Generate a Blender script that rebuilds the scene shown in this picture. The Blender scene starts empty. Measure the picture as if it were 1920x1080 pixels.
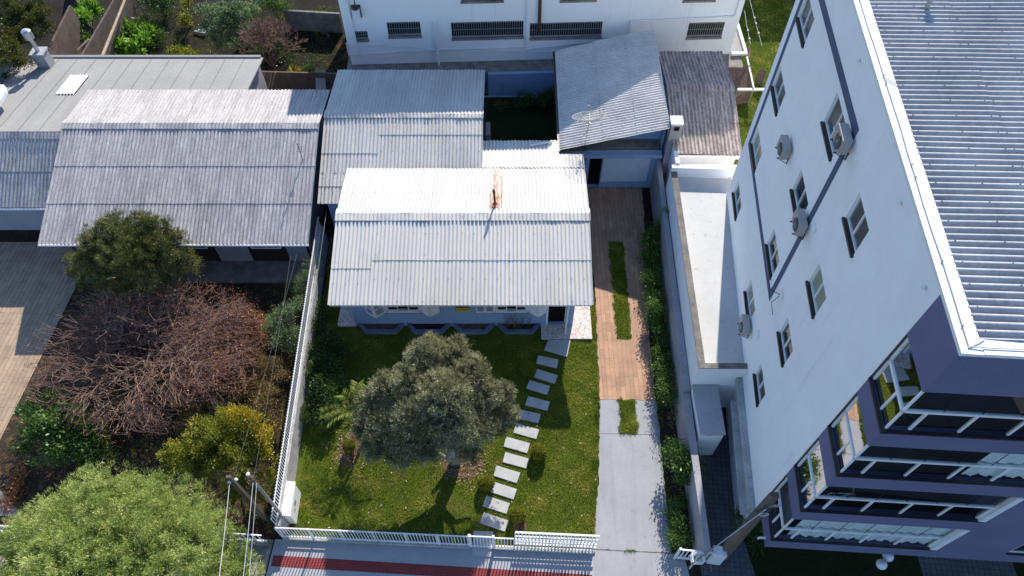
import bpy, bmesh, math, random
import numpy as np
from mathutils import Vector, Matrix
rad = math.radians
S = bpy.context.scene
COL = S.collection

# ------------------------------------------------------------------ camera, sky, sun, exposure
FOC, NAD, CAMH = 1350.0, 1490.0, 28.5
PITCH = math.atan(FOC / (NAD - 540))            # below the horizon
cd = bpy.data.cameras.new('camera'); cam = bpy.data.objects.new('camera', cd); COL.objects.link(cam)
cam.location = (0, 0, CAMH); cam.rotation_euler = (math.pi / 2 - PITCH, 0, 0)
cd.sensor_width = 36; cd.lens = 36 * FOC / 1920; cd.clip_end = 2000; cd.clip_start = .1
S.camera = cam
SUN_EL, SUN_AZ = 32.0, 12.2                      # azimuth measured from +Y towards +X
w = bpy.data.worlds.new('World'); S.world = w; w.use_nodes = True
nt = w.node_tree; bg = nt.nodes['Background']
sky = nt.nodes.new('ShaderNodeTexSky'); sky.sky_type = 'NISHITA'; sky.sun_disc = False
sky.sun_elevation = rad(SUN_EL); sky.sun_rotation = rad(SUN_AZ); sky.altitude = 600
sky.air_density = 1.0; sky.dust_density = .6; sky.ozone_density = 4.0
nt.links.new(sky.outputs[0], bg.inputs[0]); bg.inputs[1].default_value = .15
sl = bpy.data.lights.new('sun', 'SUN'); sl.energy = 5.0; sl.angle = rad(.53); sl.color = (1, .925, .81)
so = bpy.data.objects.new('sun', sl); COL.objects.link(so)
sd = Vector((math.sin(rad(SUN_AZ)) * math.cos(rad(SUN_EL)), math.cos(rad(SUN_AZ)) * math.cos(rad(SUN_EL)), math.sin(rad(SUN_EL))))
so.rotation_euler = sd.to_track_quat('Z', 'Y').to_euler(); so.location = (10, 30, 40)
S.view_settings.view_transform = 'Standard'; S.view_settings.look = 'None'
S.view_settings.gamma = 1; S.view_settings.use_curve_mapping = False
S.view_settings.exposure = .72
S.render.engine = 'CYCLES'

# ------------------------------------------------------------------ measuring helpers
def ray(u, v):
    x = (u - 960) / FOC; y = -(v - 540) / FOC
    sp, cp = math.sin(PITCH), math.cos(PITCH)
    return Vector((x, y * sp + cp, y * cp - sp))
O0 = Vector((0, 0, CAMH))
def at(u, v, z=0.):
    r = ray(u, v); return O0 + r * ((z - CAMH) / r.z)
def aty(u, v, Y):
    r = ray(u, v); return O0 + r * (Y / r.y)
def V(*a): return Vector(a)

# ------------------------------------------------------------------ materials
def newmat(name):
    m = bpy.data.materials.new(name); m.use_nodes = True
    return m, m.node_tree, m.node_tree.nodes['Principled BSDF']
def N(nt, t, **k):
    n = nt.nodes.new(t)
    for a, b in k.items():
        if a in n.inputs: n.inputs[a].default_value = b
        else: setattr(n, a, b)
    return n
def L(nt, a, b): nt.links.new(a, b)
def c4(c): return (c[0], c[1], c[2], 1)
def pos(nt, scale=(1, 1, 1), rot=0):
    g = N(nt, 'ShaderNodeNewGeometry'); mp = N(nt, 'ShaderNodeMapping')
    mp.inputs['Scale'].default_value = scale; mp.inputs['Rotation'].default_value = (0, 0, rot)
    L(nt, g.outputs['Position'], mp.inputs[0]); return mp.outputs[0]
def ramp(nt, fac, stops):
    r = N(nt, 'ShaderNodeValToRGB'); e = r.color_ramp.elements
    while len(e) > 1: e.remove(e[-1])
    e[0].position = stops[0][0]; e[0].color = c4(stops[0][1])
    for p_, c_ in stops[1:]:
        x = e.new(p_); x.color = c4(c_)
    L(nt, fac, r.inputs[0]); return r.outputs[0]
def mix(nt, fac, a, b, mode='MIX'):
    m = N(nt, 'ShaderNodeMix', data_type='RGBA', blend_type=mode)
    for i, x in ((0, fac), (6, a), (7, b)):
        if hasattr(x, 'is_output'): L(nt, x, m.inputs[i])
        else: m.inputs[i].default_value = x if i == 0 else c4(x)
    return m.outputs[2]
def rough(name, c1, c2=None, sc=.8, fine=0, finecol=None, r=.85, bump=.0, bsc=30, spec=.25, metal=0, stretch=(1, 1, 1), lo=.35, hi=.65, dist=.02, stain=None, sheet=None, stain2=None):
    m, nt, b = newmat(name); c2 = c2 or tuple(x * .85 for x in c1)
    p_ = pos(nt, stretch)
    n = N(nt, 'ShaderNodeTexNoise', Scale=sc, Detail=8., Roughness=.62); L(nt, p_, n.inputs[0])
    col = ramp(nt, n.outputs[0], [(lo, c2), (hi, c1)])
    if fine:
        f = N(nt, 'ShaderNodeTexNoise', Scale=float(fine), Detail=4., Roughness=.7); L(nt, pos(nt), f.inputs[0])
        fr = ramp(nt, f.outputs[0], [(.35, finecol or (.7, .7, .7)), (.6, (1, 1, 1))])
        col = mix(nt, 1., col, fr, 'MULTIPLY')
    if sheet:                                     # sheet by sheet tone
        t = N(nt, 'ShaderNodeTexBrick', Scale=1.); L(nt, pos(nt), t.inputs[0]); t.offset = 0
        t.inputs['Color1'].default_value = (1, 1, 1, 1); t.inputs['Color2'].default_value = (sheet[2],) * 3 + (1,); t.inputs['Mortar'].default_value = (.95, .95, .95, 1); t.inputs['Mortar Size'].default_value = .0
        t.inputs['Brick Width'].default_value = sheet[0]; t.inputs['Row Height'].default_value = sheet[1]; col = mix(nt, 1., col, t.outputs[0], 'MULTIPLY')
    if stain2:
        s = N(nt, 'ShaderNodeTexNoise', Scale=stain2[1], Detail=8., Roughness=.65); L(nt, pos(nt, stain2[4]), s.inputs[0])
        sm = ramp(nt, s.outputs[0], [(stain2[2], (0, 0, 0)), (stain2[3], (1, 1, 1))]); col = mix(nt, sm, col, stain2[0])
    if stain:                                     # (colour, scale, low, high, stretch)
        s = N(nt, 'ShaderNodeTexNoise', Scale=stain[1], Detail=6., Roughness=.7); L(nt, pos(nt, stain[4] if len(stain) > 4 else (1, 1, 1)), s.inputs[0])
        sm = ramp(nt, s.outputs[0], [(stain[2], (0, 0, 0)), (stain[3], (1, 1, 1))])
        col = mix(nt, sm, col, stain[0])
    L(nt, col, b.inputs['Base Color'])
    b.inputs['Roughness'].default_value = r; b.inputs['Metallic'].default_value = metal
    b.inputs['Specular IOR Level'].default_value = spec
    if bump:
        bn = N(nt, 'ShaderNodeTexNoise', Scale=float(bsc), Detail=4.); L(nt, pos(nt), bn.inputs[0])
        bp = N(nt, 'ShaderNodeBump', Strength=bump, Distance=dist); L(nt, bn.outputs[0], bp.inputs['Height']); L(nt, bp.outputs[0], b.inputs['Normal'])
    return m
def plain(name, c, r=.5, metal=0, spec=.5):
    m, nt, b = newmat(name)
    n = N(nt, 'ShaderNodeTexNoise', Scale=3., Detail=5.); L(nt, pos(nt), n.inputs[0])
    L(nt, ramp(nt, n.outputs[0], [(.3, tuple(x * .86 for x in c)), (.7, c)]), b.inputs['Base Color'])
    b.inputs['Roughness'].default_value = r; b.inputs['Metallic'].default_value = metal; b.inputs['Specular IOR Level'].default_value = spec
    return m
def leafmat(name, dark, mid, light, trans=.25, r=.5, spec=.3):
    m, nt, b = newmat(name)
    a = N(nt, 'ShaderNodeAttribute', attribute_name='tint')
    col = ramp(nt, a.outputs['Fac'], [(0, dark), (.5, mid), (1, light)])
    L(nt, col, b.inputs['Base Color']); b.inputs['Roughness'].default_value = r; b.inputs['Specular IOR Level'].default_value = spec
    t = N(nt, 'ShaderNodeBsdfTranslucent'); L(nt, col, t.inputs[0])
    mx = N(nt, 'ShaderNodeMixShader'); mx.inputs[0].default_value = trans
    L(nt, b.outputs[0], mx.inputs[1]); L(nt, t.outputs[0], mx.inputs[2]); L(nt, mx.outputs[0], nt.nodes['Material Output'].inputs[0])
    return m
def glassmat(name, tint=(.88, .93, .93), amt=.06):
    m, nt, b = newmat(name)
    fr = N(nt, 'ShaderNodeFresnel', IOR=1.14); g = N(nt, 'ShaderNodeBsdfGlossy', Roughness=.02); t = N(nt, 'ShaderNodeBsdfTransparent')
    t.inputs[0].default_value = c4(tint); mx = N(nt, 'ShaderNodeMixShader')
    mp = N(nt, 'ShaderNodeMath', operation='ADD'); mp.inputs[1].default_value = amt; L(nt, fr.outputs[0], mp.inputs[0]); L(nt, mp.outputs[0], mx.inputs[0])
    L(nt, t.outputs[0], mx.inputs[1]); L(nt, g.outputs[0], mx.inputs[2]); L(nt, mx.outputs[0], nt.nodes['Material Output'].inputs[0])
    return m
def brickmat(name, c1, c2, mortar, bw, bh, ms, rot=0, r=.8, off=.5, sc=1., noise=.35, bump=.3):
    m, nt, b = newmat(name); p_ = pos(nt, (1, 1, 1), rot)
    t = N(nt, 'ShaderNodeTexBrick', Scale=sc); L(nt, p_, t.inputs[0]); t.offset = off
    t.inputs['Color1'].default_value = c4(c1); t.inputs['Color2'].default_value = c4(c2); t.inputs['Mortar'].default_value = c4(mortar)
    t.inputs['Brick Width'].default_value = bw; t.inputs['Row Height'].default_value = bh; t.inputs['Mortar Size'].default_value = ms
    n = N(nt, 'ShaderNodeTexNoise', Scale=1.3, Detail=9., Roughness=.7); L(nt, pos(nt), n.inputs[0])
    k = ramp(nt, n.outputs[0], [(.3, (1 - noise,) * 3), (.7, (1.08, 1.06, 1.04))])
    L(nt, mix(nt, 1., t.outputs[0], k, 'MULTIPLY'), b.inputs['Base Color']); b.inputs['Roughness'].default_value = r
    bp = N(nt, 'ShaderNodeBump', Strength=bump, Distance=.01); L(nt, t.outputs['Fac'], bp.inputs['Height']); bp.invert = True; L(nt, bp.outputs[0], b.inputs['Normal'])
    return m

MT = {}
MT['white_roof'] = rough('painted_fibre_cement_roof', (.68, .655, .605), (.59, .565, .52), .5, 14, (.9, .9, .9), r=.7, stretch=(1.6, .25, 1), sheet=(1.06, 1.9, .93), stain=((.42, .40, .36), 2.2, .58, .8, (2.4, .18, 1)), stain2=((.5, .49, .45), .5, .5, .9, (1, 1, 1)))
MT['grey_roof'] = rough('weathered_grey_roof', (.50, .465, .45), (.35, .33, .325), .7, 9, (.72, .72, .74), r=.75, stretch=(2.4, .35, 1), sheet=(1.06, 1.9, .9), stain=((.58, .56, .55), 2.4, .5, .7, (5, .4, 1)))
MT['silver_roof'] = rough('flat_silver_roof', (.29, .285, .28), (.25, .25, .245), .5, 6, (.9, .9, .9), r=.7, sheet=(1.02, 8, .93), stain=((.2, .2, .195), 1.2, .6, .85, (3, .25, 1)))
MT['mid_roof'] = rough('light_fibre_cement_roof', (.66, .625, .575), (.53, .505, .47), .5, 9, (.85, .85, .85), r=.75, stretch=(1.6, .3, 1), sheet=(1.06, 1.9, .92), stain=((.3, .29, .28), 2.2, .58, .8, (2.4, .2, 1)))
MT['apt_roof'] = rough('grey_blue_roof', (.46, .475, .50), (.36, .375, .40), .6, 8, (.8, .8, .8), r=.6, sheet=(2.0, 1.06, .86), stain=((.2, .2, .2), 1.5, .58, .8))
MT['skew_roof'] = rough('pale_fibre_cement_roof', (.62, .61, .59), (.5, .49, .475), .8, 7, (.85, .85, .85), r=.75)
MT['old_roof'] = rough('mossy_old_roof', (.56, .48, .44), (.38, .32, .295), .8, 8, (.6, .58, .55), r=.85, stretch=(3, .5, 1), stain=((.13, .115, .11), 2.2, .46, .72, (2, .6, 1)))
MT['white_wall'] = rough('white_plaster', (.82, .82, .82), (.78, .78, .785), .25, 1.2, (.96, .96, .96), r=.9, bump=.06, bsc=40, stain=((.60, .59, .56), 1.6, .60, .85, (1.6, 1.6, .12)))
MT['white_bright'] = rough('white_paint', (.76, .76, .75), (.72, .72, .71), .8, 9, (.92, .92, .9), r=.8, stain=((.55, .54, .5), 3, .62, .8))
MT['terrace_floor'] = rough('white_membrane', (.52, .52, .52), (.46, .46, .45), .7, 6, (.95, .95, .94), r=.8, stain=((.34, .29, .2), 2.2, .60, .72), stain2=((.5, .49, .47), .8, .5, .8, (1, 1, 1)))
MT['purple_wall'] = rough('mauve_stucco', (.155, .16, .27), (.135, .14, .24), .6, 40, (.8, .8, .8), r=.95, bump=.4, bsc=90)
MT['purple_line'] = rough('mauve_paint', (.085, .10, .18), None, 1., r=.9)
MT['blue_wall'] = rough('pale_blue_plaster', (.27, .37, .56), (.24, .33, .51), .7, 6, (.92, .92, .92), r=.9)
MT['grey_wall'] = rough('grey_plaster', (.36, .35, .37), (.28, .275, .29), .8, 8, (.85, .85, .85), r=.9)
MT['beige_wall'] = rough('grey_beige_plaster', (.33, .33, .38), (.29, .29, .34), .8, r=.9)
MT['door_blue'] = plain('pale_blue_door', (.60, .67, .78), .5)
MT['dark_wall'] = rough('dark_maroon_wall', (.05, .03, .03), (.035, .022, .022), .8, r=.9)
MT['rough_wall'] = rough('roughcast_plaster', (.56, .55, .54), (.36, .35, .34), 2.2, 22, (.55, .55, .55), r=.95, bump=.6, bsc=50, stain=((.14, .14, .12), 5, .57, .72))
MT['conc'] = rough('concrete', (.40, .40, .42), (.34, .34, .36), .7, 14, (.88, .88, .88), r=.9, bump=.15, bsc=60, stain=((.24, .24, .25), 1.6, .6, .82))
MT['drive_conc'] = rough('drive_concrete', (.35, .35, .37), (.31, .31, .33), .6, 16, (.9, .9, .9), r=.9, bump=.15, bsc=60, stain=((.22, .22, .22), 2.1, .56, .85), stain2=((.26, .26, .27), 1.1, .46, .75, (1.6, .22, 1)))
MT['dirty_conc'] = rough('dirty_concrete', (.30, .28, .25), (.17, .155, .14), 1.8, 16, (.7, .7, .7), r=.95, bump=.4, bsc=40)
MT['ledge'] = rough('weathered_ledge', (.5, .5, .49), (.36, .36, .355), 2., 16, (.75, .75, .75), r=.95, stain=((.2, .19, .18), 5, .58, .75))
MT['planter'] = rough('worn_blue_planter', (.17, .22, .32), (.11, .14, .20), 2., 12, (.8, .8, .8), r=.95)
MT['skylight'] = rough('translucent_sheet', (.66, .66, .62), (.55, .55, .52), 2., r=.5)
MT['slab'] = rough('slab_concrete', (.47, .47, .47), (.40, .40, .40), 2., 30, (.85, .85, .85), r=.9, bump=.2, bsc=80)
MT['rim'] = rough('stained_rim', (.22, .205, .19), (.13, .12, .11), 2., 12, (.75, .75, .75), r=.9)
MT['soil'] = rough('dark_soil', (.055, .036, .026), (.026, .019, .015), 1.2, 12, (.5, .5, .5), r=1, bump=.9, bsc=18, dist=.05, stain=((.16, .075, .045), 1.5, .6, .76))
MT['yard_soil'] = rough('yard_soil', (.022, .016, .012), (.009, .007, .006), .9, 12, (.5, .5, .5), r=1, bump=.9, bsc=18, dist=.05, stain=((.13, .05, .03), .35, .6, .72))  # near-black soil colour stands in for shade from trees beyond
MT['soil_dark'] = rough('shaded_bed_soil', (.03, .024, .018), (.018, .015, .012), 1.5, 14, (.5, .5, .5), r=1, bump=.9, bsc=20, dist=.04)
MT['garden_soil'] = rough('littered_garden_soil', (.075, .05, .032), (.03, .022, .016), 1.5, 14, (.5, .5, .5), r=1, bump=.9, bsc=20, dist=.04, stain=((.20, .11, .05), 3., .52, .72))
MT['mulch'] = rough('dry_leaf_litter', (.24, .155, .105), (.09, .06, .04), 5., 30, (.4, .36, .33), r=1, bump=.9, bsc=40, dist=.03)
MT['wood'] = rough('weathered_wood', (.20, .155, .125), (.09, .07, .06), 2., 18, (.6, .6, .6), r=.9, stretch=(1, 1, .15), bump=.4, bsc=30)
MT['pale_wood'] = rough('pale_board', (.46, .36, .26), (.35, .27, .2), 3., 10, r=.85)
MT['brown_wall'] = rough('brown_board_wall', (.17, .13, .105), (.10, .078, .065), 2., 18, (.6, .6, .6), r=.95, bump=.4)
MT['white_metal'] = plain('white_paint_metal', (.78, .79, .8), .45)
MT['grey_metal'] = plain('grey_metal', (.32, .33, .34), .5, .3)
MT['galv'] = plain('galvanised_metal', (.55, .56, .58), .35, .7)
MT['black'] = plain('black_frame', (.012, .012, .015), .45)
MT['dark_glass'] = plain('dark_window_glass', (.02, .028, .032), .1, 0, .35)
MT['mid_glass'] = plain('curtained_window_glass', (.085, .09, .09), .15, 0, .35)
MT['pale_glass'] = plain('blinded_window_glass', (.30, .31, .25), .2, 0, .35)
MT['dark_room'] = plain('dark_opening', (.008, .007, .007), .9, 0, .1)
MT['room'] = plain('room_floor', (.10, .10, .10), .5)
MT['roomwall'] = plain('room_wall', (.16, .16, .15), .8)
MT['curtain'] = rough('sheer_curtain', (.78, .82, .84), (.66, .71, .74), 3., r=.9)
MT['dark_blind'] = plain('dark_blind', (.05, .04, .05), .8)
MT['yellow'] = plain('yellow_board', (.62, .40, .02), .6)
MT['dkgreen'] = plain('green_board', (.02, .09, .03), .6)
MT['rust'] = rough('rusty_pipe', (.10, .055, .035), (.04, .022, .016), 9., r=.8)
MT['pink'] = rough('striped_cloth', (.55, .25, .28), (.5, .42, .4), 9., r=.9)
MT['red'] = plain('red_plastic', (.4, .04, .03), .5)
MT['terracotta'] = plain('terracotta', (.36, .10, .05), .8)
MT['ac_white'] = plain('yellowed_white_casing', (.36, .35, .33), .5)
MT['dish'] = plain('dull_mesh', (.42, .42, .40), .7)
MT['globe'] = plain('opal_globe', (.72, .76, .8), .25)
MT['cable'] = plain('dark_cable', (.07, .07, .075), .6)
MT['pale_cable'] = plain('pale_cable', (.5, .52, .56), .5)
MT['bark'] = rough('bark', (.15, .12, .095), (.07, .055, .045), 6., 20, (.6, .6, .6), r=.95, bump=.5)
MT['pale_bark'] = rough('pale_olive_bark', (.42, .37, .29), (.2, .17, .13), 6., 20, (.6, .6, .6), r=.95, bump=.5)
MT['twig'] = rough('purple_twig', (.29, .185, .145), (.12, .075, .055), 5., r=.85)
MT['twig_brown'] = rough('brown_twig', (.19, .13, .10), (.10, .07, .055), 5., r=.9)
MT['driveway'] = brickmat('terracotta_pavers', (.50, .30, .19), (.38, .225, .145), (.28, .175, .12), .95, .20, .012, math.pi / 2, noise=.32, bump=.15)
MT['tiles'] = brickmat('wood_look_tiles', (.44, .32, .22), (.36, .26, .18), (.20, .16, .13), 1.2, .22, .014, math.pi / 2 + .05, noise=.35, bump=.15)
MT['pavers'] = brickmat('dark_pavers', (.10, .11, .12), (.08, .09, .10), (.04, .045, .05), .2, .2, .014, .09, off=0, noise=.3)
MT['tactile'] = brickmat('red_tactile_pavers', (.34, .05, .045), (.28, .04, .038), (.20, .028, .028), .1, .1, .022, rad(-3), off=0, noise=.3, bump=.6)
m, nt, b = newmat('broken_marble_mosaic'); vo = N(nt, 'ShaderNodeTexVoronoi', Scale=11.); L(nt, pos(nt), vo.inputs[0])
ve = N(nt, 'ShaderNodeTexVoronoi', Scale=11., feature='DISTANCE_TO_EDGE'); L(nt, pos(nt), ve.inputs[0])
cc = ramp(nt, vo.outputs['Color'], [(0, (.36, .27, .25)), (.35, (.56, .5, .47)), (.6, (.68, .66, .64)), (1, (.5, .43, .40))])
e_ = ramp(nt, ve.outputs[0], [(.0, (.4, .36, .34)), (.07, (1, 1, 1))]); L(nt, mix(nt, 1., cc, e_, 'MULTIPLY'), b.inputs['Base Color']); b.inputs['Roughness'].default_value = .6
MT['mosaic'] = m
def grassmat(name, a, b_, c, sc=1.2):
    m, nt, b = newmat(name)
    n1 = N(nt, 'ShaderNodeTexNoise', Scale=sc, Detail=6., Roughness=.7); L(nt, pos(nt), n1.inputs[0])
    n2 = N(nt, 'ShaderNodeTexNoise', Scale=22., Detail=6., Roughness=.8); L(nt, pos(nt), n2.inputs[0])
    c1 = ramp(nt, n1.outputs[0], [(.3, a), (.5, b_), (.72, c)])
    c2 = ramp(nt, n2.outputs[0], [(.35, (.25, .28, .25)), (.62, (1.1, 1.1, 1.))])
    L(nt, mix(nt, 1., c1, c2, 'MULTIPLY'), b.inputs['Base Color']); b.inputs['Roughness'].default_value = 1; b.inputs['Specular IOR Level'].default_value = .1
    bp = N(nt, 'ShaderNodeBump', Strength=1., Distance=.06); L(nt, n2.outputs[0], bp.inputs['Height']); L(nt, bp.outputs[0], b.inputs['Normal'])
    return m
MT['lawn'] = grassmat('lawn_turf', (.07, .11, .016), (.12, .16, .022), (.22, .18, .06))
MT['lawn2'] = grassmat('back_lawn_turf', (.05, .085, .012), (.075, .115, .015), (.085, .12, .02))
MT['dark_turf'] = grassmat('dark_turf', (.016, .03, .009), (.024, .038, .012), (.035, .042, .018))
MT['balcony_glass'] = glassmat('balcony_glass')
MT['blade'] = leafmat('grass_blades', (.08, .14, .012), (.24, .31, .03), (.54, .50, .13), .3, .7, .1)

MT['lf_willow'] = leafmat('feathery_leaves', (.13, .19, .03), (.32, .40, .10), (.60, .62, .24), .3)
MT['lf_olive'] = leafmat('olive_leaves', (.10, .10, .05), (.30, .295, .165), (.62, .60, .38), .15)
MT['lf_pine'] = leafmat('needle_leaves', (.045, .06, .02), (.12, .135, .038), (.26, .23, .07), .15)
MT['lf_dark'] = leafmat('dark_green_leaves', (.02, .045, .012), (.05, .10, .022), (.12, .20, .04), .2, .35, .5)
MT['lf_green'] = leafmat('mid_green_leaves', (.03, .07, .015), (.08, .16, .028), (.18, .28, .06), .3, .4, .5)
MT['lf_bright'] = leafmat('bright_green_leaves', (.06, .14, .015), (.16, .33, .03), (.30, .50, .07), .35)
MT['lf_yellow'] = leafmat('yellow_green_leaves', (.06, .08, .01), (.18, .21, .02), (.40, .38, .045), .3)
MT['lf_gold'] = leafmat('golden_leaves', (.16, .15, .01), (.38, .32, .02), (.6, .45, .04), .3)
MT['lf_rust'] = leafmat('rusty_leaves', (.10, .045, .02), (.33, .13, .05), (.55, .27, .09), .25)
MT['lf_brown'] = leafmat('dry_undergrowth', (.09, .075, .03), (.24, .175, .075), (.46, .33, .13), .25)
MT['lf_maroon'] = leafmat('maroon_leaves', (.06, .028, .026), (.16, .065, .055), (.30, .13, .10), .2)
MT['lf_dry'] = leafmat('dry_leaves', (.12, .06, .03), (.38, .26, .16), (.62, .5, .36), .2)
MT['lf_palm'] = leafmat('palm_leaflets', (.08, .14, .02), (.20, .27, .04), (.40, .40, .09), .35)
MT['lf_orange'] = leafmat('olive_orange_leaves', (.03, .045, .012), (.075, .09, .018), (.18, .16, .03), .25)
MT['lf_silver'] = leafmat('silvery_leaves', (.06, .10, .045), (.17, .25, .11), (.36, .44, .22), .25)
# ------------------------------------------------------------------ mesh builder
ROOTS = {}
def tag(o, label=None, cat=None, group=None, kind=None):
    if label: o['label'] = label
    if cat: o['category'] = cat
    if group: o['group'] = group
    if kind: o['kind'] = kind
    return o
def thing(name, loc, label, cat, group=None):
    o = bpy.data.objects.new(name, None); COL.objects.link(o); o.location = loc; o.empty_display_size = .3
    return tag(o, label, cat, group)
def base_of(o):
    v = Vector((0, 0, 0))
    while o: v = v + o.location; o = o.parent
    return v
class M:
    def __init__(s): s.v = []; s.f = []; s.m = []; s.k = 0
    def add(s, vs, fs, k=None):
        b = len(s.v); s.v += [tuple(x) for x in vs]; s.f += [tuple(b + i for i in f) for f in fs]; s.m += [s.k if k is None else k] * len(fs); return s
    def quad(s, a, b, c, d, k=None): return s.add([a, b, c, d], [(0, 1, 2, 3)], k)
    def hexa(s, p, k=None):   # p: 4 bottom, 4 top
        return s.add(p, [(3, 2, 1, 0), (4, 5, 6, 7), (0, 1, 5, 4), (1, 2, 6, 5), (2, 3, 7, 6), (3, 0, 4, 7)], k)
    def box(s, x0, x1, y0, y1, z0, z1, k=None):
        return s.hexa([(x0, y0, z0), (x1, y0, z0), (x1, y1, z0), (x0, y1, z0), (x0, y0, z1), (x1, y0, z1), (x1, y1, z1), (x0, y1, z1)], k)
    def ob(s, o, a, b, c, k=None):  # box from corner o with edge vectors
        o, a, b, c = map(Vector, (o, a, b, c))
        if a.cross(b).dot(c) < 0: a, b = b, a
        return s.hexa([o, o + a, o + a + b, o + b, o + c, o + a + c, o + a + b + c, o + b + c], k)
    def prism(s, poly, z0, z1, k=None):
        n = len(poly); ar = sum(poly[i][0] * poly[(i + 1) % n][1] - poly[(i + 1) % n][0] * poly[i][1] for i in range(n))
        if ar < 0: poly = poly[::-1]
        vs = [(p[0], p[1], z0) for p in poly] + [(p[0], p[1], z1) for p in poly]
        return s.add(vs, [tuple(range(n - 1, -1, -1)), tuple(range(n, 2 * n))] + [(i, (i + 1) % n, n + (i + 1) % n, n + i) for i in range(n)], k)
    def bar(s, a, b, w, h=None, k=None, up=(0, 0, 1)):
        a, b = Vector(a), Vector(b); d = (b - a).normalized(); u = Vector(up)
        if abs(d.dot(u)) > .98: u = Vector((0, 1, 0))
        x = d.cross(u).normalized(); y = x.cross(d).normalized(); h = h or w
        return s.ob(a - x * w / 2 - y * h / 2, x * w, y * h, b - a, k)
    def tube(s, pts, r, n=8, k=None, cap=True):
        pts = [Vector(p) for p in pts]; rs = r if isinstance(r, (list, tuple)) else [r] * len(pts); vs = []; px = None
        for i, p in enumerate(pts):
            d = (pts[min(i + 1, len(pts) - 1)] - pts[max(i - 1, 0)]).normalized()
            if px is None: px = d.orthogonal().normalized()
            px = (px - d * px.dot(d)).normalized(); py = d.cross(px)
            for j in range(n):
                t = 2 * math.pi * j / n; vs.append(p + px * math.cos(t) * rs[i] + py * math.sin(t) * rs[i])
        fs = [(i * n + j, i * n + (j + 1) % n, (i + 1) * n + (j + 1) % n, (i + 1) * n + j) for i in range(len(pts) - 1) for j in range(n)]
        if cap: fs += [tuple(range(n - 1, -1, -1)), tuple(range((len(pts) - 1) * n, len(pts) * n))]
        return s.add(vs, fs, k)
    def lathe(s, o, prof, ax=(0, 0, 1), n=20, k=None):
        o = Vector(o); ax = Vector(ax).normalized(); x = ax.orthogonal().normalized(); y = ax.cross(x); vs = []
        for r, h in prof:
            for j in range(n):
                t = 2 * math.pi * j / n; vs.append(o + ax * h + x * math.cos(t) * r + y * math.sin(t) * r)
        return s.add(vs, [(i * n + j, i * n + (j + 1) % n, (i + 1) * n + (j + 1) % n, (i + 1) * n + j) for i in range(len(prof) - 1) for j in range(n)], k)
    def ball(s, o, r, n=16, k=None):
        r = r if isinstance(r, (tuple, list)) else (r, r, r); vs = []; q = n // 2; o = Vector(o)
        for i in range(q + 1):
            a = math.pi * i / q - math.pi / 2
            for j in range(n):
                t = 2 * math.pi * j / n; vs.append(o + V(math.cos(a) * math.cos(t) * r[0], math.cos(a) * math.sin(t) * r[1], math.sin(a) * r[2]))
        return s.add(vs, [(i * n + j, i * n + (j + 1) % n, (i + 1) * n + (j + 1) % n, (i + 1) * n + j) for i in range(q) for j in range(n)], k)
    def build(s, name, mats, parent=None, loc=None, smooth=False, bevel=0):
        me = bpy.data.meshes.new(name); o = bpy.data.objects.new(name, me); COL.objects.link(o)
        if parent is not None: o.parent = parent; off = base_of(parent)
        else: off = Vector(loc) if loc is not None else Vector((0, 0, 0)); o.location = off
        me.from_pydata([(x[0] - off.x, x[1] - off.y, x[2] - off.z) for x in s.v], [], s.f)
        mats = mats if isinstance(mats, (list, tuple)) else [mats]
        for mm in mats: me.materials.append(MT[mm] if isinstance(mm, str) else mm)
        me.polygons.foreach_set('material_index', s.m)
        if smooth: me.polygons.foreach_set('use_smooth', [True] * len(s.f))
        me.update()
        if bevel:
            bv = o.modifiers.new('bevel', 'BEVEL'); bv.width = bevel; bv.segments = 2; bv.limit_method = 'ANGLE'
        return o
def one(name, mb, mats, label, cat, group=None, loc=None, **k):
    if loc is None:
        a = np.array(mb.v); loc = (float(a[:, 0].mean()), float(a[:, 1].mean()), float(a[:, 2].min()))
    return tag(mb.build(name, mats, loc=loc, **k), label, cat, group)
def struct(name, mb, mats, **k): return tag(mb.build(name, mats, **k), kind='structure')

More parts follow.
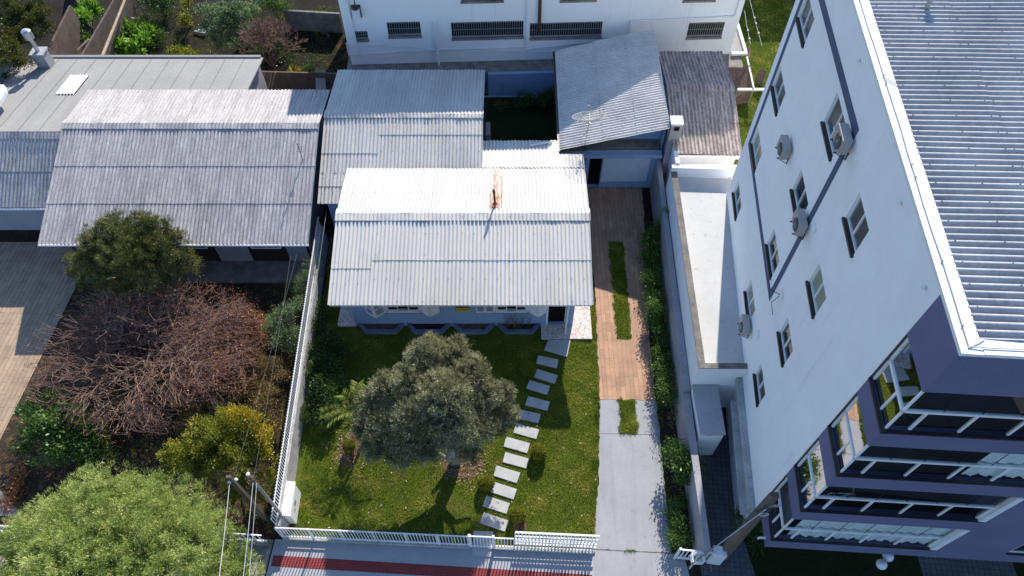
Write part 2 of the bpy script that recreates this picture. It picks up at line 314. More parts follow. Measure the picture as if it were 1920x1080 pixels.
# corrugated sheet roof: corners a (lower left) b (lower right) c (upper right) d (upper left); waves run from ab to dc
def corr(mb, a, b, c, d, rows=(0, 1), pitch=.177, amp=.024, seg=8, lift=.012, k=0, screws=1, seed=0, trap=0):
    a, b, c, d = map(Vector, (a, b, c, d)); W = ((b - a).length + (c - d).length) / 2; nw = max(1, round(W / pitch)); n = nw * seg
    up = (b - a).cross(d - a).normalized()
    if up.z < 0: up = -up
    rng = random.Random(seed); Lr = ((d - a).length)
    for ri in range(len(rows) - 1):
        f0, f1 = rows[ri], rows[ri + 1]
        f0e = f0 - (.10 / Lr if ri > 0 else 0); vs = []; h0 = .022 if ri > 0 else .006
        for (f, h) in ((f0e, -.0), (f1, 0)):
            for i in range(n + 1):
                t = i / n; p = (a + (b - a) * t) * (1 - f) + (d + (c - d) * t) * f
                ph = math.cos(2 * math.pi * i / seg)
                if trap: ph = math.tanh(trap * ph) / math.tanh(trap)
                hh = (lift * 1.6 if f == f0e and ri > 0 else 0) + .008 * math.sin(t * 23 + seed * 1.7 + f * 3) + .005 * math.sin(t * 61 + seed + f * 2)
                vs.append(p + up * (amp * ph + hh))
        m_ = n + 1
        mb.add(vs, [(i, i + 1, m_ + i + 1, m_ + i) for i in range(n)], k)
        lip = [v - up * .011 for v in vs[:m_]]
        mb.add(vs[:m_] + lip, [(m_ + i, m_ + i + 1, i + 1, i) for i in range(n)], k)
    if screws:
        axu = (b - a).normalized(); axv = (d - a).normalized()
        for ri in range(len(rows) - 1):
            for fr in (.08, .55, .93):
                f = rows[ri] + (rows[ri + 1] - rows[ri]) * fr
                for i in range(int(nw)):
                    if i % 6 not in (1, 4): continue
                    t = (i) / nw; p = (a + (b - a) * t) * (1 - f) + (d + (c - d) * t) * f + up * (amp + .002)
                    e = .022; mb.add([p + axu * e, p + axv * e, p - axu * e, p - axv * e, p + up * .03], [(0, 1, 4), (1, 2, 4), (2, 3, 4), (3, 0, 4)], screws)
def sheet_parts(name, mb, mats, parent):
    o = mb.build(name, mats, parent, smooth=True)
    return o

# wall face with rectangular holes: origin o, direction d (unit, horizontal), n outward normal
def holed(mb, o, d, n, length, z0, z1, holes, depth=.14, k=0, kr=None):
    o, d, n = map(Vector, (o, d, n)); xs = sorted({0, length, *[h[0] for h in holes], *[h[1] for h in holes]}); zs = sorted({z0, z1, *[h[2] for h in holes], *[h[3] for h in holes]})
    P = lambda s_, z, e=0: V(o.x, o.y, 0) + d * s_ + n * e + V(0, 0, z)
    flip = d.cross(V(0, 0, 1)).dot(n) < 0
    def q(a, b, c, e, kk):
        mb.quad(*((a, e, c, b) if flip else (a, b, c, e)), kk)
    for i in range(len(xs) - 1):
        for j in range(len(zs) - 1):
            xm, zm = (xs[i] + xs[i + 1]) / 2, (zs[j] + zs[j + 1]) / 2
            if any(h[0] < xm < h[1] and h[2] < zm < h[3] for h in holes): continue
            q(P(xs[i], zs[j]), P(xs[i + 1], zs[j]), P(xs[i + 1], zs[j + 1]), P(xs[i], zs[j + 1]), k)
    kr = k if kr is None else kr
    for h in holes:
        a, b, c, e = h[0], h[1], h[2], h[3]
        q(P(a, c), P(a, c, -depth), P(a, e, -depth), P(a, e), kr); q(P(b, e), P(b, e, -depth), P(b, c, -depth), P(b, c), kr)
        q(P(a, e), P(a, e, -depth), P(b, e, -depth), P(b, e), kr); q(P(b, c), P(b, c, -depth), P(a, c, -depth), P(a, c), kr)

# foliage ---------------------------------------------------------------
def leaf_mesh(name, P, D, ln, wd, tint, mat, parent=None, loc=None, blade=False, smoothn=False):
    """P (n,3) bases, D (n,3) directions, ln/wd arrays"""
    rs = np.random.RandomState(len(P) % 9973); n = len(P)
    D = D / (np.linalg.norm(D, axis=1, keepdims=True) + 1e-9)
    R = rs.normal(size=(n, 3)); X = np.cross(D, R); X /= (np.linalg.norm(X, axis=1, keepdims=True) + 1e-9)
    ln = np.asarray(ln).reshape(-1, 1) * np.ones((n, 1)); wd = np.asarray(wd).reshape(-1, 1) * np.ones((n, 1))
    off = base_of(parent) if parent is not None else (Vector(loc) if loc is not None else Vector((0, 0, 0)))
    P = P - np.array(off)
    if blade:
        vs = np.stack([P - X * wd / 2, P + X * wd / 2, P + D * ln], 1); k = 3
    else:
        vs = np.stack([P, P + D * ln * .5 + X * wd / 2, P + D * ln, P + D * ln * .5 - X * wd / 2], 1); k = 4
    me = bpy.data.meshes.new(name); me.vertices.add(n * k); me.vertices.foreach_set('co', vs.reshape(-1).astype(np.float32))
    me.loops.add(n * k); me.loops.foreach_set('vertex_index', np.arange(n * k, dtype=np.int32))
    me.polygons.add(n); me.polygons.foreach_set('loop_start', np.arange(0, n * k, k, dtype=np.int32)); me.polygons.foreach_set('loop_total', np.full(n, k, dtype=np.int32))
    at_ = me.attributes.new('tint', 'FLOAT', 'FACE'); at_.data.foreach_set('value', np.clip(tint, 0, 1).astype(np.float32))
    me.materials.append(MT[mat] if isinstance(mat, str) else mat); me.update(); me.validate()
    o = bpy.data.objects.new(name, me); COL.objects.link(o)
    if parent is not None: o.parent = parent
    else: o.location = off
    return o
def crown(name, lobes, n, ln, wd, mat, parent, seed=1, nclump=26, csize=.3, upb=.5, outb=.8, rnd=.7, shell=.45, tv=.28, zmin=.05, droop=0, tbias=0., fill=1):
    """lobes: (centre, (rx, ry, rz))"""
    rs = np.random.RandomState(seed); vol = np.array([l[1][0] * l[1][1] * l[1][2] for l in lobes]) ** .67; vol /= vol.sum()
    Ps, Ds, Ts = [], [], []; ext = []
    for i in range(len(lobes) * fill):
        for j in range(i):
            (a, ra_), (b_, rb_) = lobes[i], lobes[j]; dd = math.dist(a, b_)
            if .5 * max(ra_[0], rb_[0]) < dd < (ra_[0] + rb_[0]) * .95 and len(ext) < len(lobes): ext.append((tuple((np.array(a) + np.array(b_)) / 2 + np.array([0, 0, .1 * ra_[0]])), tuple((np.array(ra_) + np.array(rb_)) * .33)))
    lobes = list(lobes) + ext; vol = np.array([l[1][0] * l[1][1] * l[1][2] for l in lobes]) ** .67; vol /= vol.sum()
    for (c, r), f in zip(lobes, vol):
        c = np.array(c); r = np.array(r); kc = max(4, int(nclump * f * len(lobes) ** .5 * 2)); nn = int(n * f)
        g = rs.normal(size=(kc, 3)); g /= np.linalg.norm(g, axis=1, keepdims=True)
        g[:, 2] = np.where(rs.rand(kc) < .7, np.abs(g[:, 2]), g[:, 2])
        rad_ = rs.rand(kc) ** shell; cc = g * rad_[:, None]; ct = rs.normal(size=kc) * tv
        idx = rs.randint(0, kc, nn); cs = csize * (.6 + .8 * rs.rand(kc))[idx]
        e = rs.normal(size=(nn, 3)); e /= np.linalg.norm(e, axis=1, keepdims=True); e *= (rs.rand(nn) ** .5)[:, None] * cs[:, None]
        u = cc[idx]; p = c + u * r + e
        d = outb * u + .6 * e / csize + rs.normal(size=(nn, 3)) * rnd; d[:, 2] += upb - droop
        Ps.append(p); Ds.append(d); Ts.append(.5 + tbias + ct[idx] + rs.normal(size=nn) * .13)
    P = np.concatenate(Ps); D = np.concatenate(Ds); T = np.concatenate(Ts); ok = P[:, 2] > zmin; P, D, T = P[ok], D[ok], T[ok]
    l_ = ln * (.6 + .7 * rs.rand(len(P))); w_ = wd * (.7 + .6 * rs.rand(len(P)))
    return leaf_mesh(name, P, D, l_, w_, T, mat, parent)
def limbs(mb, base, ends, r0, seed=0, wob=.12, n=7, segs=5, fork=0):
    rg = random.Random(seed); base = Vector(base)
    if fork:
        ce = sum((Vector(e) for e in ends), Vector()) / len(ends); f = base.lerp(V(ce.x, ce.y, base.z), .18); f.z = base.z + fork
        mb.tube([base - V(0, 0, .1), base.lerp(f, .5) + V(.03, .02, 0), f], [r0 * 1.15, r0, r0 * .85], 9); base = f; r0 *= .75
    for e in ends:
        e = Vector(e); pts = []
        for i in range(segs + 1):
            t = i / segs; p = base.lerp(e, t); p.z = base.z + (e.z - base.z) * (t ** .75)
            if 0 < i: p += V(rg.uniform(-wob, wob), rg.uniform(-wob, wob), rg.uniform(-wob, wob)) * min(1, t * 2)
            pts.append(p)
        mb.tube(pts, [max(.012, r0 * (1 - .85 * i / segs)) for i in range(segs + 1)], n)
def scatter(poly, n, rs):
    poly = np.array(poly); lo, hi = poly.min(0), poly.max(0); out = []
    tot = 0
    while tot < n:
        q = lo + (hi - lo) * rs.rand(n * 2, 2); ins = np.zeros(len(q), bool); j = len(poly) - 1
        for i in range(len(poly)):
            xi, yi = poly[i]; xj, yj = poly[j]
            c = ((yi > q[:, 1]) != (yj > q[:, 1])) & (q[:, 0] < (xj - xi) * (q[:, 1] - yi) / (yj - yi + 1e-12) + xi); ins ^= c; j = i
        out.append(q[ins]); tot += ins.sum()
    return np.concatenate(out)[:n]
def grass(name, poly, n, h, z=0., mat='blade', seed=3, tb=0., holes=(), label=None, patch=.9):
    rs = np.random.RandomState(seed); q = scatter(poly, n, rs)
    for (cx, cy, rx, ry, dens) in holes:
        k = ((q[:, 0] - cx) / rx) ** 2 + ((q[:, 1] - cy) / ry) ** 2 < 1; q = q[~(k & (rs.rand(len(q)) > dens))]
    f = np.sin(q[:, 0] * 2.1 + np.sin(q[:, 1] * 1.7) * 1.3) * np.cos(q[:, 1] * 1.9 + q[:, 0] * .7) + .6 * np.sin(q[:, 0] * 5.3 + 2) * np.sin(q[:, 1] * 6.1)
    P = np.c_[q, np.full(len(q), z)]; D = rs.normal(size=(len(q), 3)) * .7; D[:, 2] = 1
    T = .44 + tb + .30 * f + rs.normal(size=len(q)) * .2
    o = leaf_mesh(name, P, D, h * (.5 + rs.rand(len(q))) * (1 + .3 * f), .022, T, mat, loc=(float(q[:, 0].mean()), float(q[:, 1].mean()), z), blade=True)
    return tag(o, label, 'grass', kind='stuff')

def dup(r, loc, rz=None, label=None):
    def cp(o, par):
        c = o.copy(); COL.objects.link(c); c.parent = par
        for ch in list(o.children): cp(ch, c)
        return c
    c = cp(r, None); c.location = loc
    if rz is not None: c.rotation_euler = (0, 0, rz)
    if label: c['label'] = label
    return c
G = V(math.cos(rad(-2.8)), math.sin(rad(-2.8)), 0)          # along the street
def jag(pts, amp=.04, step=.25, seed=0):                     # ragged outline
    rg = random.Random(seed); out = []
    for i in range(len(pts)):
        a, b = Vector(pts[i]), Vector(pts[(i + 1) % len(pts)]); n = max(1, int((b - a).length / step))
        for j in range(n):
            p = a.lerp(b, j / n); out.append((p.x + rg.uniform(-amp, amp) * (j > 0), p.y + rg.uniform(-amp, amp) * (j > 0)))
    return out
def flat(name, poly, z, mat, th=.004):
    mb = M(); n = len(poly); mb.add([(p[0], p[1], z) for p in poly], [tuple(range(n))])
    if th > .004: mb = M(); mb.prism(list(poly), z - th, z)
    return struct(name, mb, mat)

# ------------------------------------------------------------------ ground and paving
mb = M(); mb.quad((-500, -300, -.03), (500, -300, -.03), (500, 700, -.03), (-500, 700, -.03)); struct('ground', mb, 'soil')
flat('front_lawn', [(-9.0, 8.25), (3.4, 7.7), (3.6, 14.2), (3.95, 14.2), (3.9, 26.6), (-9.1, 26.6)], .0, 'lawn')
flat('driveway_concrete', jag([(3.1, 7.75), (6.12, 7.60), (6.25, 12.4), (6.26, 14.15), (3.84, 14.15), (3.55, 10.5)], .045, .2, 1), .016, 'drive_conc')
flat('driveway_entrance', [(3.14, 7.71), (6.6, 7.55), (6.9, 5.2), (3.0, 5.4)], .012, 'drive_conc')
flat('driveway_paving', jag([(3.84, 14.12), (6.24, 14.06), (6.32, 17), (6.45, 19.5), (6.75, 22), (6.95, 26.62), (3.95, 26.62), (4.0, 20)], .04, .2, 2), .024, 'driveway')
mb = M()
for (a, b) in (((3.5, 12.52, .02), (6.2, 12.45, .02)), ((3.15, 7.74, .02), (6.5, 7.58, .02))): mb.bar(a, b, .016, .006)
struct('driveway_joints', mb, 'dirty_conc')
flat('grass_strip_ground', jag([(4.9, 22.9), (5.62, 22.9), (5.5, 17.15), (4.83, 17.15)], .07, .18, 3), .03, 'lawn')
flat('lower_grass_strip_ground', jag([(4.66, 14.1), (5.33, 14.1), (5.28, 12.5), (4.62, 12.5)], .07, .18, 4), .028, 'lawn')
flat('planting_strip_soil', jag([(6.1, 7.6), (7.0, 7.5), (7.0, 26.6), (6.85, 26.6), (6.7, 22), (6.35, 19.5), (6.2, 14)], .03, .3, 5), .008, 'soil')
flat('sidewalk', [(-9.2, 8.12), (3.15, 7.56), (3.0, 3.5), (-9.5, 3.6)], .008, 'conc')
a0 = at(525, 1042); a1 = at(1110, 1078); dn = V(a1.x - a0.x, a1.y - a0.y, 0).normalized(); pn = V(dn.y, -dn.x, 0)
q0 = a0 - dn * .25; q1 = a1; flat('tactile_strip', [(q0.x, q0.y), (q1.x, q1.y), (q1.x + pn.x * .4, q1.y + pn.y * .4), (q0.x + pn.x * .4, q0.y + pn.y * .4)], .016, 'tactile')
flat('neighbour_sidewalk', [(-40, 9.2), (-9.25, 8.1), (-9.55, 3.6), (-40, 4.5)], .004, 'dirty_conc')
flat('street', [(-60, 3.5), (60, 3.3), (60, -6), (-60, -6)], -.01, 'dirty_conc')
flat('alley_paving', [(7.2, 5), (9.45, 5), (8.93, 8.6), (9.15, 13.7), (7.42, 13.7), (7.15, 8)], .010, 'pavers')
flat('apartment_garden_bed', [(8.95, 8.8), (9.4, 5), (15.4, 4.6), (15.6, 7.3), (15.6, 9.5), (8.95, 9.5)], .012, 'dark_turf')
flat('apartment_entrance_paving', [(15.45, 4.6), (19.0, 4.5), (19.15, 9.5), (15.62, 9.5)], .016, 'pavers')
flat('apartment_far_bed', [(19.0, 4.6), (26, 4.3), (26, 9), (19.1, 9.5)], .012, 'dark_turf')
flat('neighbour_driveway', [(-32, 22.9), (-20.9, 22.9), (-21.15, 19.8), (-21.6, 11.7), (-21.9, 11.0), (-32, 11.0)], .012, 'tiles')
flat('gravel_apron', [(-32, 11.0), (-21.9, 11.0), (-19.3, 9.0), (-32, 9.2)], .002, 'dirty_conc')
flat('neighbour_garden_soil', [(-21.6, 11.7), (-21.2, 22.9), (-9.2, 21.6), (-9.1, 8.3), (-20, 8.6)], .0, 'garden_soil')
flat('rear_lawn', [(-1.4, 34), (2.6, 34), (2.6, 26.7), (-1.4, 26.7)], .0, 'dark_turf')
flat('back_lawn', [(11.2, 24.6), (30, 24.2), (34, 60), (13.9, 60), (13.9, 34), (11.5, 34)], .0, 'lawn2')
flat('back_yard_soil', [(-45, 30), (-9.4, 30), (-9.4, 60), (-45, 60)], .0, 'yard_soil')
# marble patios
mb = M(); mb.box(1.35, 3.69, 17.14, 19.6, 0, .10); struct('right_patio', mb, 'mosaic')
mb = M(); mb.box(-8.12, -7.27, 17.84, 24, 0, .10); struct('left_patio', mb, 'mosaic')
# mulch rings under the tree
for i, (u, v, rx, ry) in enumerate([(655, 842, .5, .8), (868, 868, .85, .75), (975, 985, .28, .3)]):
    p = at(u, v); flat('mulch_patch', jag([(p.x + math.cos(t) * rx, p.y + math.sin(t) * ry) for t in np.linspace(0, 6.0, 11)], .1, .2, i + 7), .006 + .001 * i, 'mulch')

# ------------------------------------------------------------------ main house
EZ, EY = 2.85, at(617, 572, 2.85).y; RZ = 3.92; RY = at(633, 401, 3.92).y
house = thing('house', (-2.2, 21.5, 0), 'single storey pale blue house under a white corrugated gable roof with a rusty pipe', 'house')
X0, X1, Y0, Y1 = -7.27, 2.82, 17.9, 24.6
mb = M()
win = [(-6.37, -4.55), (-.95, 1.05)]                       # window openings on the front wall
w1 = (aty(720, 572, Y0).x, aty(788, 572, Y0).x); w2 = (aty(927, 572, Y0).x, aty(991, 572, Y0).x)
WZ0, WZ1 = 1.22, 2.3
dx0, dx1 = 1.62, 2.52
holes = [(w1[0] - X0, w1[1] - X0, WZ0, WZ1), (w2[0] - X0, w2[1] - X0, WZ0, WZ1), (dx0 - X0, dx1 - X0, .12, 2.25)]
holed(mb, (X0, Y0, 0), (1, 0, 0), (0, -1, 0), X1 - X0, 0, 2.9, holes, .16)
for x in (X0, X1): mb.add([(x, Y0, 0), (x, Y1, 0), (x, Y1, 3.36), (x, RY, RZ - .12), (x, Y0, EZ + .1)], [(0, 1, 2, 3, 4)])
mb.quad((X0, Y1, 0), (X1, Y1, 0), (X1, Y1, 3.4), (X0, Y1, 3.4))
mb.build('wall', 'blue_wall', house)
for h in holes:
    mb = M(); mb.box(h[0] + X0 - .02, h[1] + X0 + .02, Y0 + .17, Y0 + .55, h[2] - .02, h[3] + .02); mb.build('dark_interior', 'dark_room', house)
# roof
mb = M()
ys = lambda v, z0=2.7: 0
corr(mb, (-7.9, EY, EZ), (-6.15, EY, EZ), (-6.15, RY, RZ), (-7.9, RY, RZ), rows=(0, .41, 1), seed=1)
corr(mb, (-6.15, EY, EZ), (3.49, EY, EZ), (3.49, RY, RZ), (-6.15, RY, RZ), rows=(0, .50, 1), seed=2)
corr(mb, (3.49, 24.55, 3.58), (-7.9, 24.55, 3.58), (-7.9, RY, RZ), (3.49, RY, RZ), rows=(0, 1), seed=3)
corr(mb, (3.49, 25.65, 3.44), (2.3, 25.65, 3.44), (2.3, 24.6, 3.574), (3.49, 24.6, 3.574), rows=(0, 1), seed=3)
corr(mb, (2.3, 26.75, 3.30), (-1.45, 26.75, 3.30), (-1.45, 24.6, 3.574), (2.3, 24.6, 3.574), rows=(0, 1), seed=4)
roof = sheet_parts('roof', mb, ['white_roof', 'dirty_conc'], house)
mb = M()   # ridge caps
sl = (RZ - EZ) / (RY - EY); sb = (RZ - 3.58) / (24.55 - RY)
corr(mb, (-7.93, RY - .36, RZ - .36 * sl + .05), (3.52, RY - .36, RZ - .36 * sl + .05), (3.52, RY, RZ + .05), (-7.93, RY, RZ + .05), screws=0)
corr(mb, (3.52, RY + .3, RZ - .3 * sb + .05), (-7.93, RY + .3, RZ - .3 * sb + .05), (-7.93, RY, RZ + .05), (3.52, RY, RZ + .05), screws=0)
mb.build('ridge_cap', 'white_roof', roof, smooth=True)
mb = M(); mb.box(-7.8, 3.4, EY + .05, EY + .09, EZ - .17, EZ - .04); mb.box(-7.8, 3.4, EY + .09, 17.9, EZ - .14, EZ - .12)
for x in (-7.84, 3.40): mb.ob((x, EY + .05, EZ - .17), (.04, 0, 0), (0, RY - EY - .05, RZ - EZ), (0, 0, .12))
mb.build('eave_board', 'white_metal', house)
# window joinery with folding shutters
def louvre(mb, a, b, z0, z1):   # louvred leaf between plan points a and b
    a, b = Vector((*a, 0)), Vector((*b, 0)); d = b - a; n = V(-d.y, d.x, 0).normalized() * .035; u = d.normalized()
    for (p, q) in ((a, a + u * .06), (b - u * .06, b)): mb.ob((p.x, p.y, z0), q - p, n, (0, 0, z1 - z0))
    for z in (z0, z1 - .07, (z0 + z1) / 2): mb.ob((a.x, a.y, z), d, n * .96, (0, 0, .07))
    k = 14
    for i in range(k):
        z = z0 + .07 + (z1 - z0 - .14) * i / k; mb.ob((a.x + n.x * .2, a.y + n.y * .2, z), d, n * .5 + V(0, 0, .03), (0, 0, .012))
for wi, (xa, xb) in enumerate((w1, w2)):
    wn = M()
    for (p, q, r_, s_) in ((xa, xa + .07, WZ0, WZ1), (xb - .07, xb, WZ0, WZ1), (xa, xb, WZ0 - .06, WZ0 + .05), (xa, xb, WZ1 - .06, WZ1)):
        wn.box(p - .012, q + .012, Y0 - .03, Y0 + .12, r_, s_)
    wf = wn.build('window', 'white_metal', house)
    sw = (xb - xa) * .31
    fr = M()
    for (p, dy) in ((xa + .09, .03), (xb - .09 - sw, .03)):
        for (a, b_, c, d_) in ((p, p + .05, WZ0 + .06, WZ1 - .07), (p + sw - .05, p + sw, WZ0 + .06, WZ1 - .07)): fr.box(a, b_, Y0 + .02, Y0 + .06, c, d_)
        for z in (WZ0 + .06, WZ0 + .33, WZ0 + .6, WZ1 - .12): fr.box(p + .05, p + sw - .05, Y0 + .022, Y0 + .058, z, z + .04)
        pn_ = M(); pn_.box(p + .05, p + sw - .05, Y0 + .036, Y0 + .044, WZ0 + .1, WZ1 - .1); pn_.build('pane', 'dark_glass', wf)
    fr.build('sash', 'white_metal', wf)
    sill = M(); sill.box(xa - .08, xb + .08, Y0 - .09, Y0 - .032, WZ0 - .11, WZ0 - .062); sill.build('sill', 'blue_wall', wf)
    for sg, x in ((-1, xa), (1, xb)):
        s1 = M(); m1 = (x + sg * .42, Y0 - (.05 if (wi == 1 and sg < 0) else .34)); e1 = (x + sg * .84, Y0 - .06)
        louvre(s1, (x + sg * .01, Y0 - .05), m1, WZ0 + .02, WZ1); louvre(s1, m1, e1, WZ0 + .02, WZ1); s1.build('shutter', 'white_metal', wf)
dm = M()
for (a, b_, c, d_) in ((dx0 - .06, dx0 + .03, .12, 2.3), (dx1 - .03, dx1 + .06, .12, 2.3)): dm.box(a, b_, Y0 - .02, Y0 + .13, c, d_)
dm.box(dx0 + .03, dx1 - .03, Y0 - .018, Y0 + .128, 2.25, 2.3)
df = dm.build('door_frame', 'white_metal', house)
dm = M(); dm.box(dx1 - .09, dx1 - .04, Y0 + .14, Y0 + .16, .13, 2.24)
for i in range(5): dm.box(dx1 - .085, dx1 - .045, Y0 - .5, Y0 - .03, .4 + i * .4, .44 + i * .4)
dm.box(dx1 - .09, dx1 - .04, Y0 - .54, Y0 - .5, .13, 2.2); dm.build('open_door_leaf', 'white_metal', df)
# chimney pipe: leaning rusty flue with elbow
fb = at(928, 382, 3.97)
mb = M(); mb.tube([fb + V(0, .01, -.2), fb + V(-.01, .03, .35), fb + V(-.03, .08, .62)], .045, 10); mb.tube([fb + V(-.03, .08, .60), fb + V(-.05, .12, .80)], [.062, .062], 12)
pf = mb.build('flue_pipe', 'rust', house)
mb = M(); mb.lathe(fb + V(0, 0, .0), [(.12, 0), (.06, .09), (.05, .12)], n=12); mb.build('flue_collar', 'red', pf)
# rust streaks round the flue, thin wash lying in the corrugations
rsr = random.Random(4)
m, nt, b = newmat('rust_wash'); b.inputs['Base Color'].default_value = (.55, .24, .09, 1); b.inputs['Roughness'].default_value = .9
tp = N(nt, 'ShaderNodeBsdfTransparent'); nn = N(nt, 'ShaderNodeTexNoise', Scale=7., Detail=6.); L(nt, pos(nt, (3, .5, 1)), nn.inputs[0])
mxs = N(nt, 'ShaderNodeMixShader'); L(nt, ramp(nt, nn.outputs[0], [(.42, (0, 0, 0)), (.68, (.8, .8, .8))]), mxs.inputs[0]); L(nt, tp.outputs[0], mxs.inputs[1]); L(nt, b.outputs[0], mxs.inputs[2]); L(nt, mxs.outputs[0], nt.nodes['Material Output'].inputs[0])
MT['rustwash'] = m
mb = M()
def roofz_back(y): return RZ - sb * (y - RY)
for (x0, x1, ya, yb) in ((-.90, -.66, 21.7, 24.4), (-1.05, -.55, 21.6, 22.7), (-.56, -.44, 21.7, 24.0)):
    n_ = 20
    for i in range(n_):
        xa, xb = x0 + (x1 - x0) * i / n_, x0 + (x1 - x0) * (i + 1) / n_
        za = .030 + .024 * math.cos(2 * math.pi * (3.49 - xa) / .1768); zb = .030 + .024 * math.cos(2 * math.pi * (3.49 - xb) / .1768)
        mb.quad((xa, ya, roofz_back(ya) + za), (xb, ya, roofz_back(ya) + zb), (xb, yb, roofz_back(yb) + zb), (xa, yb, roofz_back(yb) + za))
mb.build('rust_stain', 'rustwash', pf)
mb = M(); p0 = at(993, 273, 3.42); p1 = at(1036, 265, 3.42); mb.tube([p0, p1], .05, 8); one('drain_pipe', mb, 'white_metal', 'short white pipe lying on the rear edge of the white house roof', 'pipe')
# board on wall
sg = thing('wall_board', (-1.6, 17.85, 1.3), 'small yellow and green notice board hung on the pale blue house wall', 'sign')
a_ = aty(855, 584, 17.82); b_ = aty(880, 583, 17.82)
mb = M(); mb.box(a_.x, b_.x, 17.83, 17.86, a_.z, a_.z + .26); sy = mb.build('yellow_plate', 'yellow', sg)
mb = M(); mb.box(a_.x + .02, b_.x, 17.835, 17.865, a_.z + .262, a_.z + .85); mb.build('green_plate', 'dkgreen', sg)
mb = M(); rg = random.Random(3); x = a_.x + .05
while x < b_.x - .06:
    ww = rg.uniform(.018, .035)
    mb.box(x, x + ww * .35, 17.824, 17.829, a_.z + .09, a_.z + .19); mb.box(x + ww * .35, x + ww, 17.824, 17.829, a_.z + rg.choice((.09, .13, .17)), a_.z + rg.choice((.185, .2))); x += ww + rg.choice((.012, .014, .04))
mb.build('lettering', 'black', sy)
# front masonry planters
yo_ = at(700, 622, .24).y
e4 = [at(u, 609, .25).x for u in (670, 758, 762, 845, 848, 928, 932, 1014)]
for i in range(4):
    xa, xb = e4[2 * i], e4[2 * i + 1]; t = thing('wall_planter', ((xa + xb) / 2, 17.5, 0), ['leftmost of four trapezoid masonry planters under the pale blue house front', 'second from left of four trapezoid planters, behind the grey tree top', 'third from left of four trapezoid planters, under the yellow board side', 'rightmost of four trapezoid planters, next to the marble step, with thin stalks'][i], 'planter', 'masonry planters along the house front')
    out = [(xa, 17.895), (xa + .38, yo_), (xb - .38, yo_), (xb, 17.895)]; inn = [(xa + .17, 17.895), (xa + .47, yo_ + .14), (xb - .47, yo_ + .14), (xb - .17, 17.895)]
    mb = M()
    for j in range(3):
        a, b, c, d = out[j], out[j + 1], inn[j + 1], inn[j]
        mb.hexa([(*a, 0), (*b, 0), (*c, 0), (*d, 0), (*a, .24), (*b, .24), (*c, .24), (*d, .24)])
    mb.build('planter_wall', 'planter', t)
    mb = M(); mb.prism(inn, .02, .17); mb.build('planter_soil', 'mulch' if i in (0, 2) else 'soil', t)
    if i == 3:
        mb = M(); rg = random.Random(5)
        for k in range(26):
            x = rg.uniform(xa + .4, xb - .5); y = rg.uniform(17.55, 17.8); mb.tube([(x, y, .15), (x + rg.uniform(-.08, .08), y - .03, .8), (x + rg.uniform(-.2, .2), y + rg.uniform(-.1, .1), rg.uniform(.9, 1.5))], [.012, .009, .004], 4)
        mb.build('plant_stalks', 'twig_brown', t)

# ------------------------------------------------------------------ stepping stones
sp = [(927, 979), (931, 947), (945, 921), (950, 890), (967, 864), (969, 835), (987, 809), (991, 781), (1008, 757), (1009, 727), (1023, 706), (1026, 679)]
rg = random.Random(8)
for i, (u, v) in enumerate(sp):
    p = at(u, v); an = rad(-17 + rg.uniform(-2.5, 2.5)); d = V(math.cos(an), math.sin(an), 0); q = V(-d.y, d.x, 0); l_, w_ = .50 + rg.uniform(-.02, .02), .225
    pts = [p - d * l_ - q * w_, p + d * l_ - q * w_, p + d * l_ + q * w_, p - d * l_ + q * w_]
    mb = M(); mb.prism([(x.x + rg.uniform(-.015, .015), x.y + rg.uniform(-.015, .015)) for x in pts], -.02, .055)
    ordn = ['nearest the street gate', 'second from the street gate', 'third from the street gate', 'fourth from the street gate', 'fifth from the street gate', 'sixth from the street gate, the lowest still in full sun run', 'seventh from the street gate', 'eighth from the street gate', 'ninth from the street gate', 'tenth from the street gate', 'eleventh from the street gate', 'twelfth from the street gate, just below the patio slab'][i]
    ordn = ordn.replace(', the lowest still in full sun run', '')
    one('stepping_stone', mb, 'slab', 'grey rectangular stepping stone ' + ordn, 'stepping stone', 'stepping stones across the lawn', bevel=.01)
q4 = [at(*x) for x in ((1028, 638), (1070, 638), (1063, 670), (1020, 657))]
mb = M(); mb.prism([(x.x, x.y) for x in q4], -.02, .06); one('stepping_stone', mb, 'slab', 'larger trapezoid grey slab between the marble patio and the stepping stones', 'stepping stone', 'stepping stones across the lawn', bevel=.01)

# ------------------------------------------------------------------ roof behind the main house (second house)
h2 = thing('rear_house', (-5.3, 27, 0), 'pale corrugated gable roofed house joined behind the white roofed house', 'house')
XA, XB = -9.22, -1.42; RZ2 = 4.42; RY2 = at(607, 215, RZ2).y; E2 = 2.9; EY2 = at(597, 382, E2).y; B2 = 3.95; BY2 = at(634, 131, B2).y
mb = M(); f0 = (24.4 - EY2) / (RY2 - EY2); z24 = E2 + f0 * (RZ2 - E2)
corr(mb, (XA, EY2, E2), (-7.98, EY2, E2), (-7.98, 24.4, z24), (XA, 24.4, z24), rows=(0, .62, 1), seed=11)
corr(mb, (XA, 24.4, z24), (-6.5, 24.4, z24), (-6.5, RY2, RZ2), (XA, RY2, RZ2), rows=(0, .36, 1), seed=12)
corr(mb, (-6.5, 24.4, z24), (XB, 24.4, z24), (XB, RY2, RZ2), (-6.5, RY2, RZ2), rows=(0, .68, 1), seed=13)
corr(mb, (XB, BY2, B2), (XA, BY2, B2), (XA, RY2, RZ2), (XB, RY2, RZ2), rows=(0, 1), seed=14)
r2 = sheet_parts('roof', mb, ['mid_roof', 'dirty_conc'], h2)
mb = M(); s2 = (RZ2 - E2) / (RY2 - EY2); s3 = (RZ2 - B2) / (BY2 - RY2)
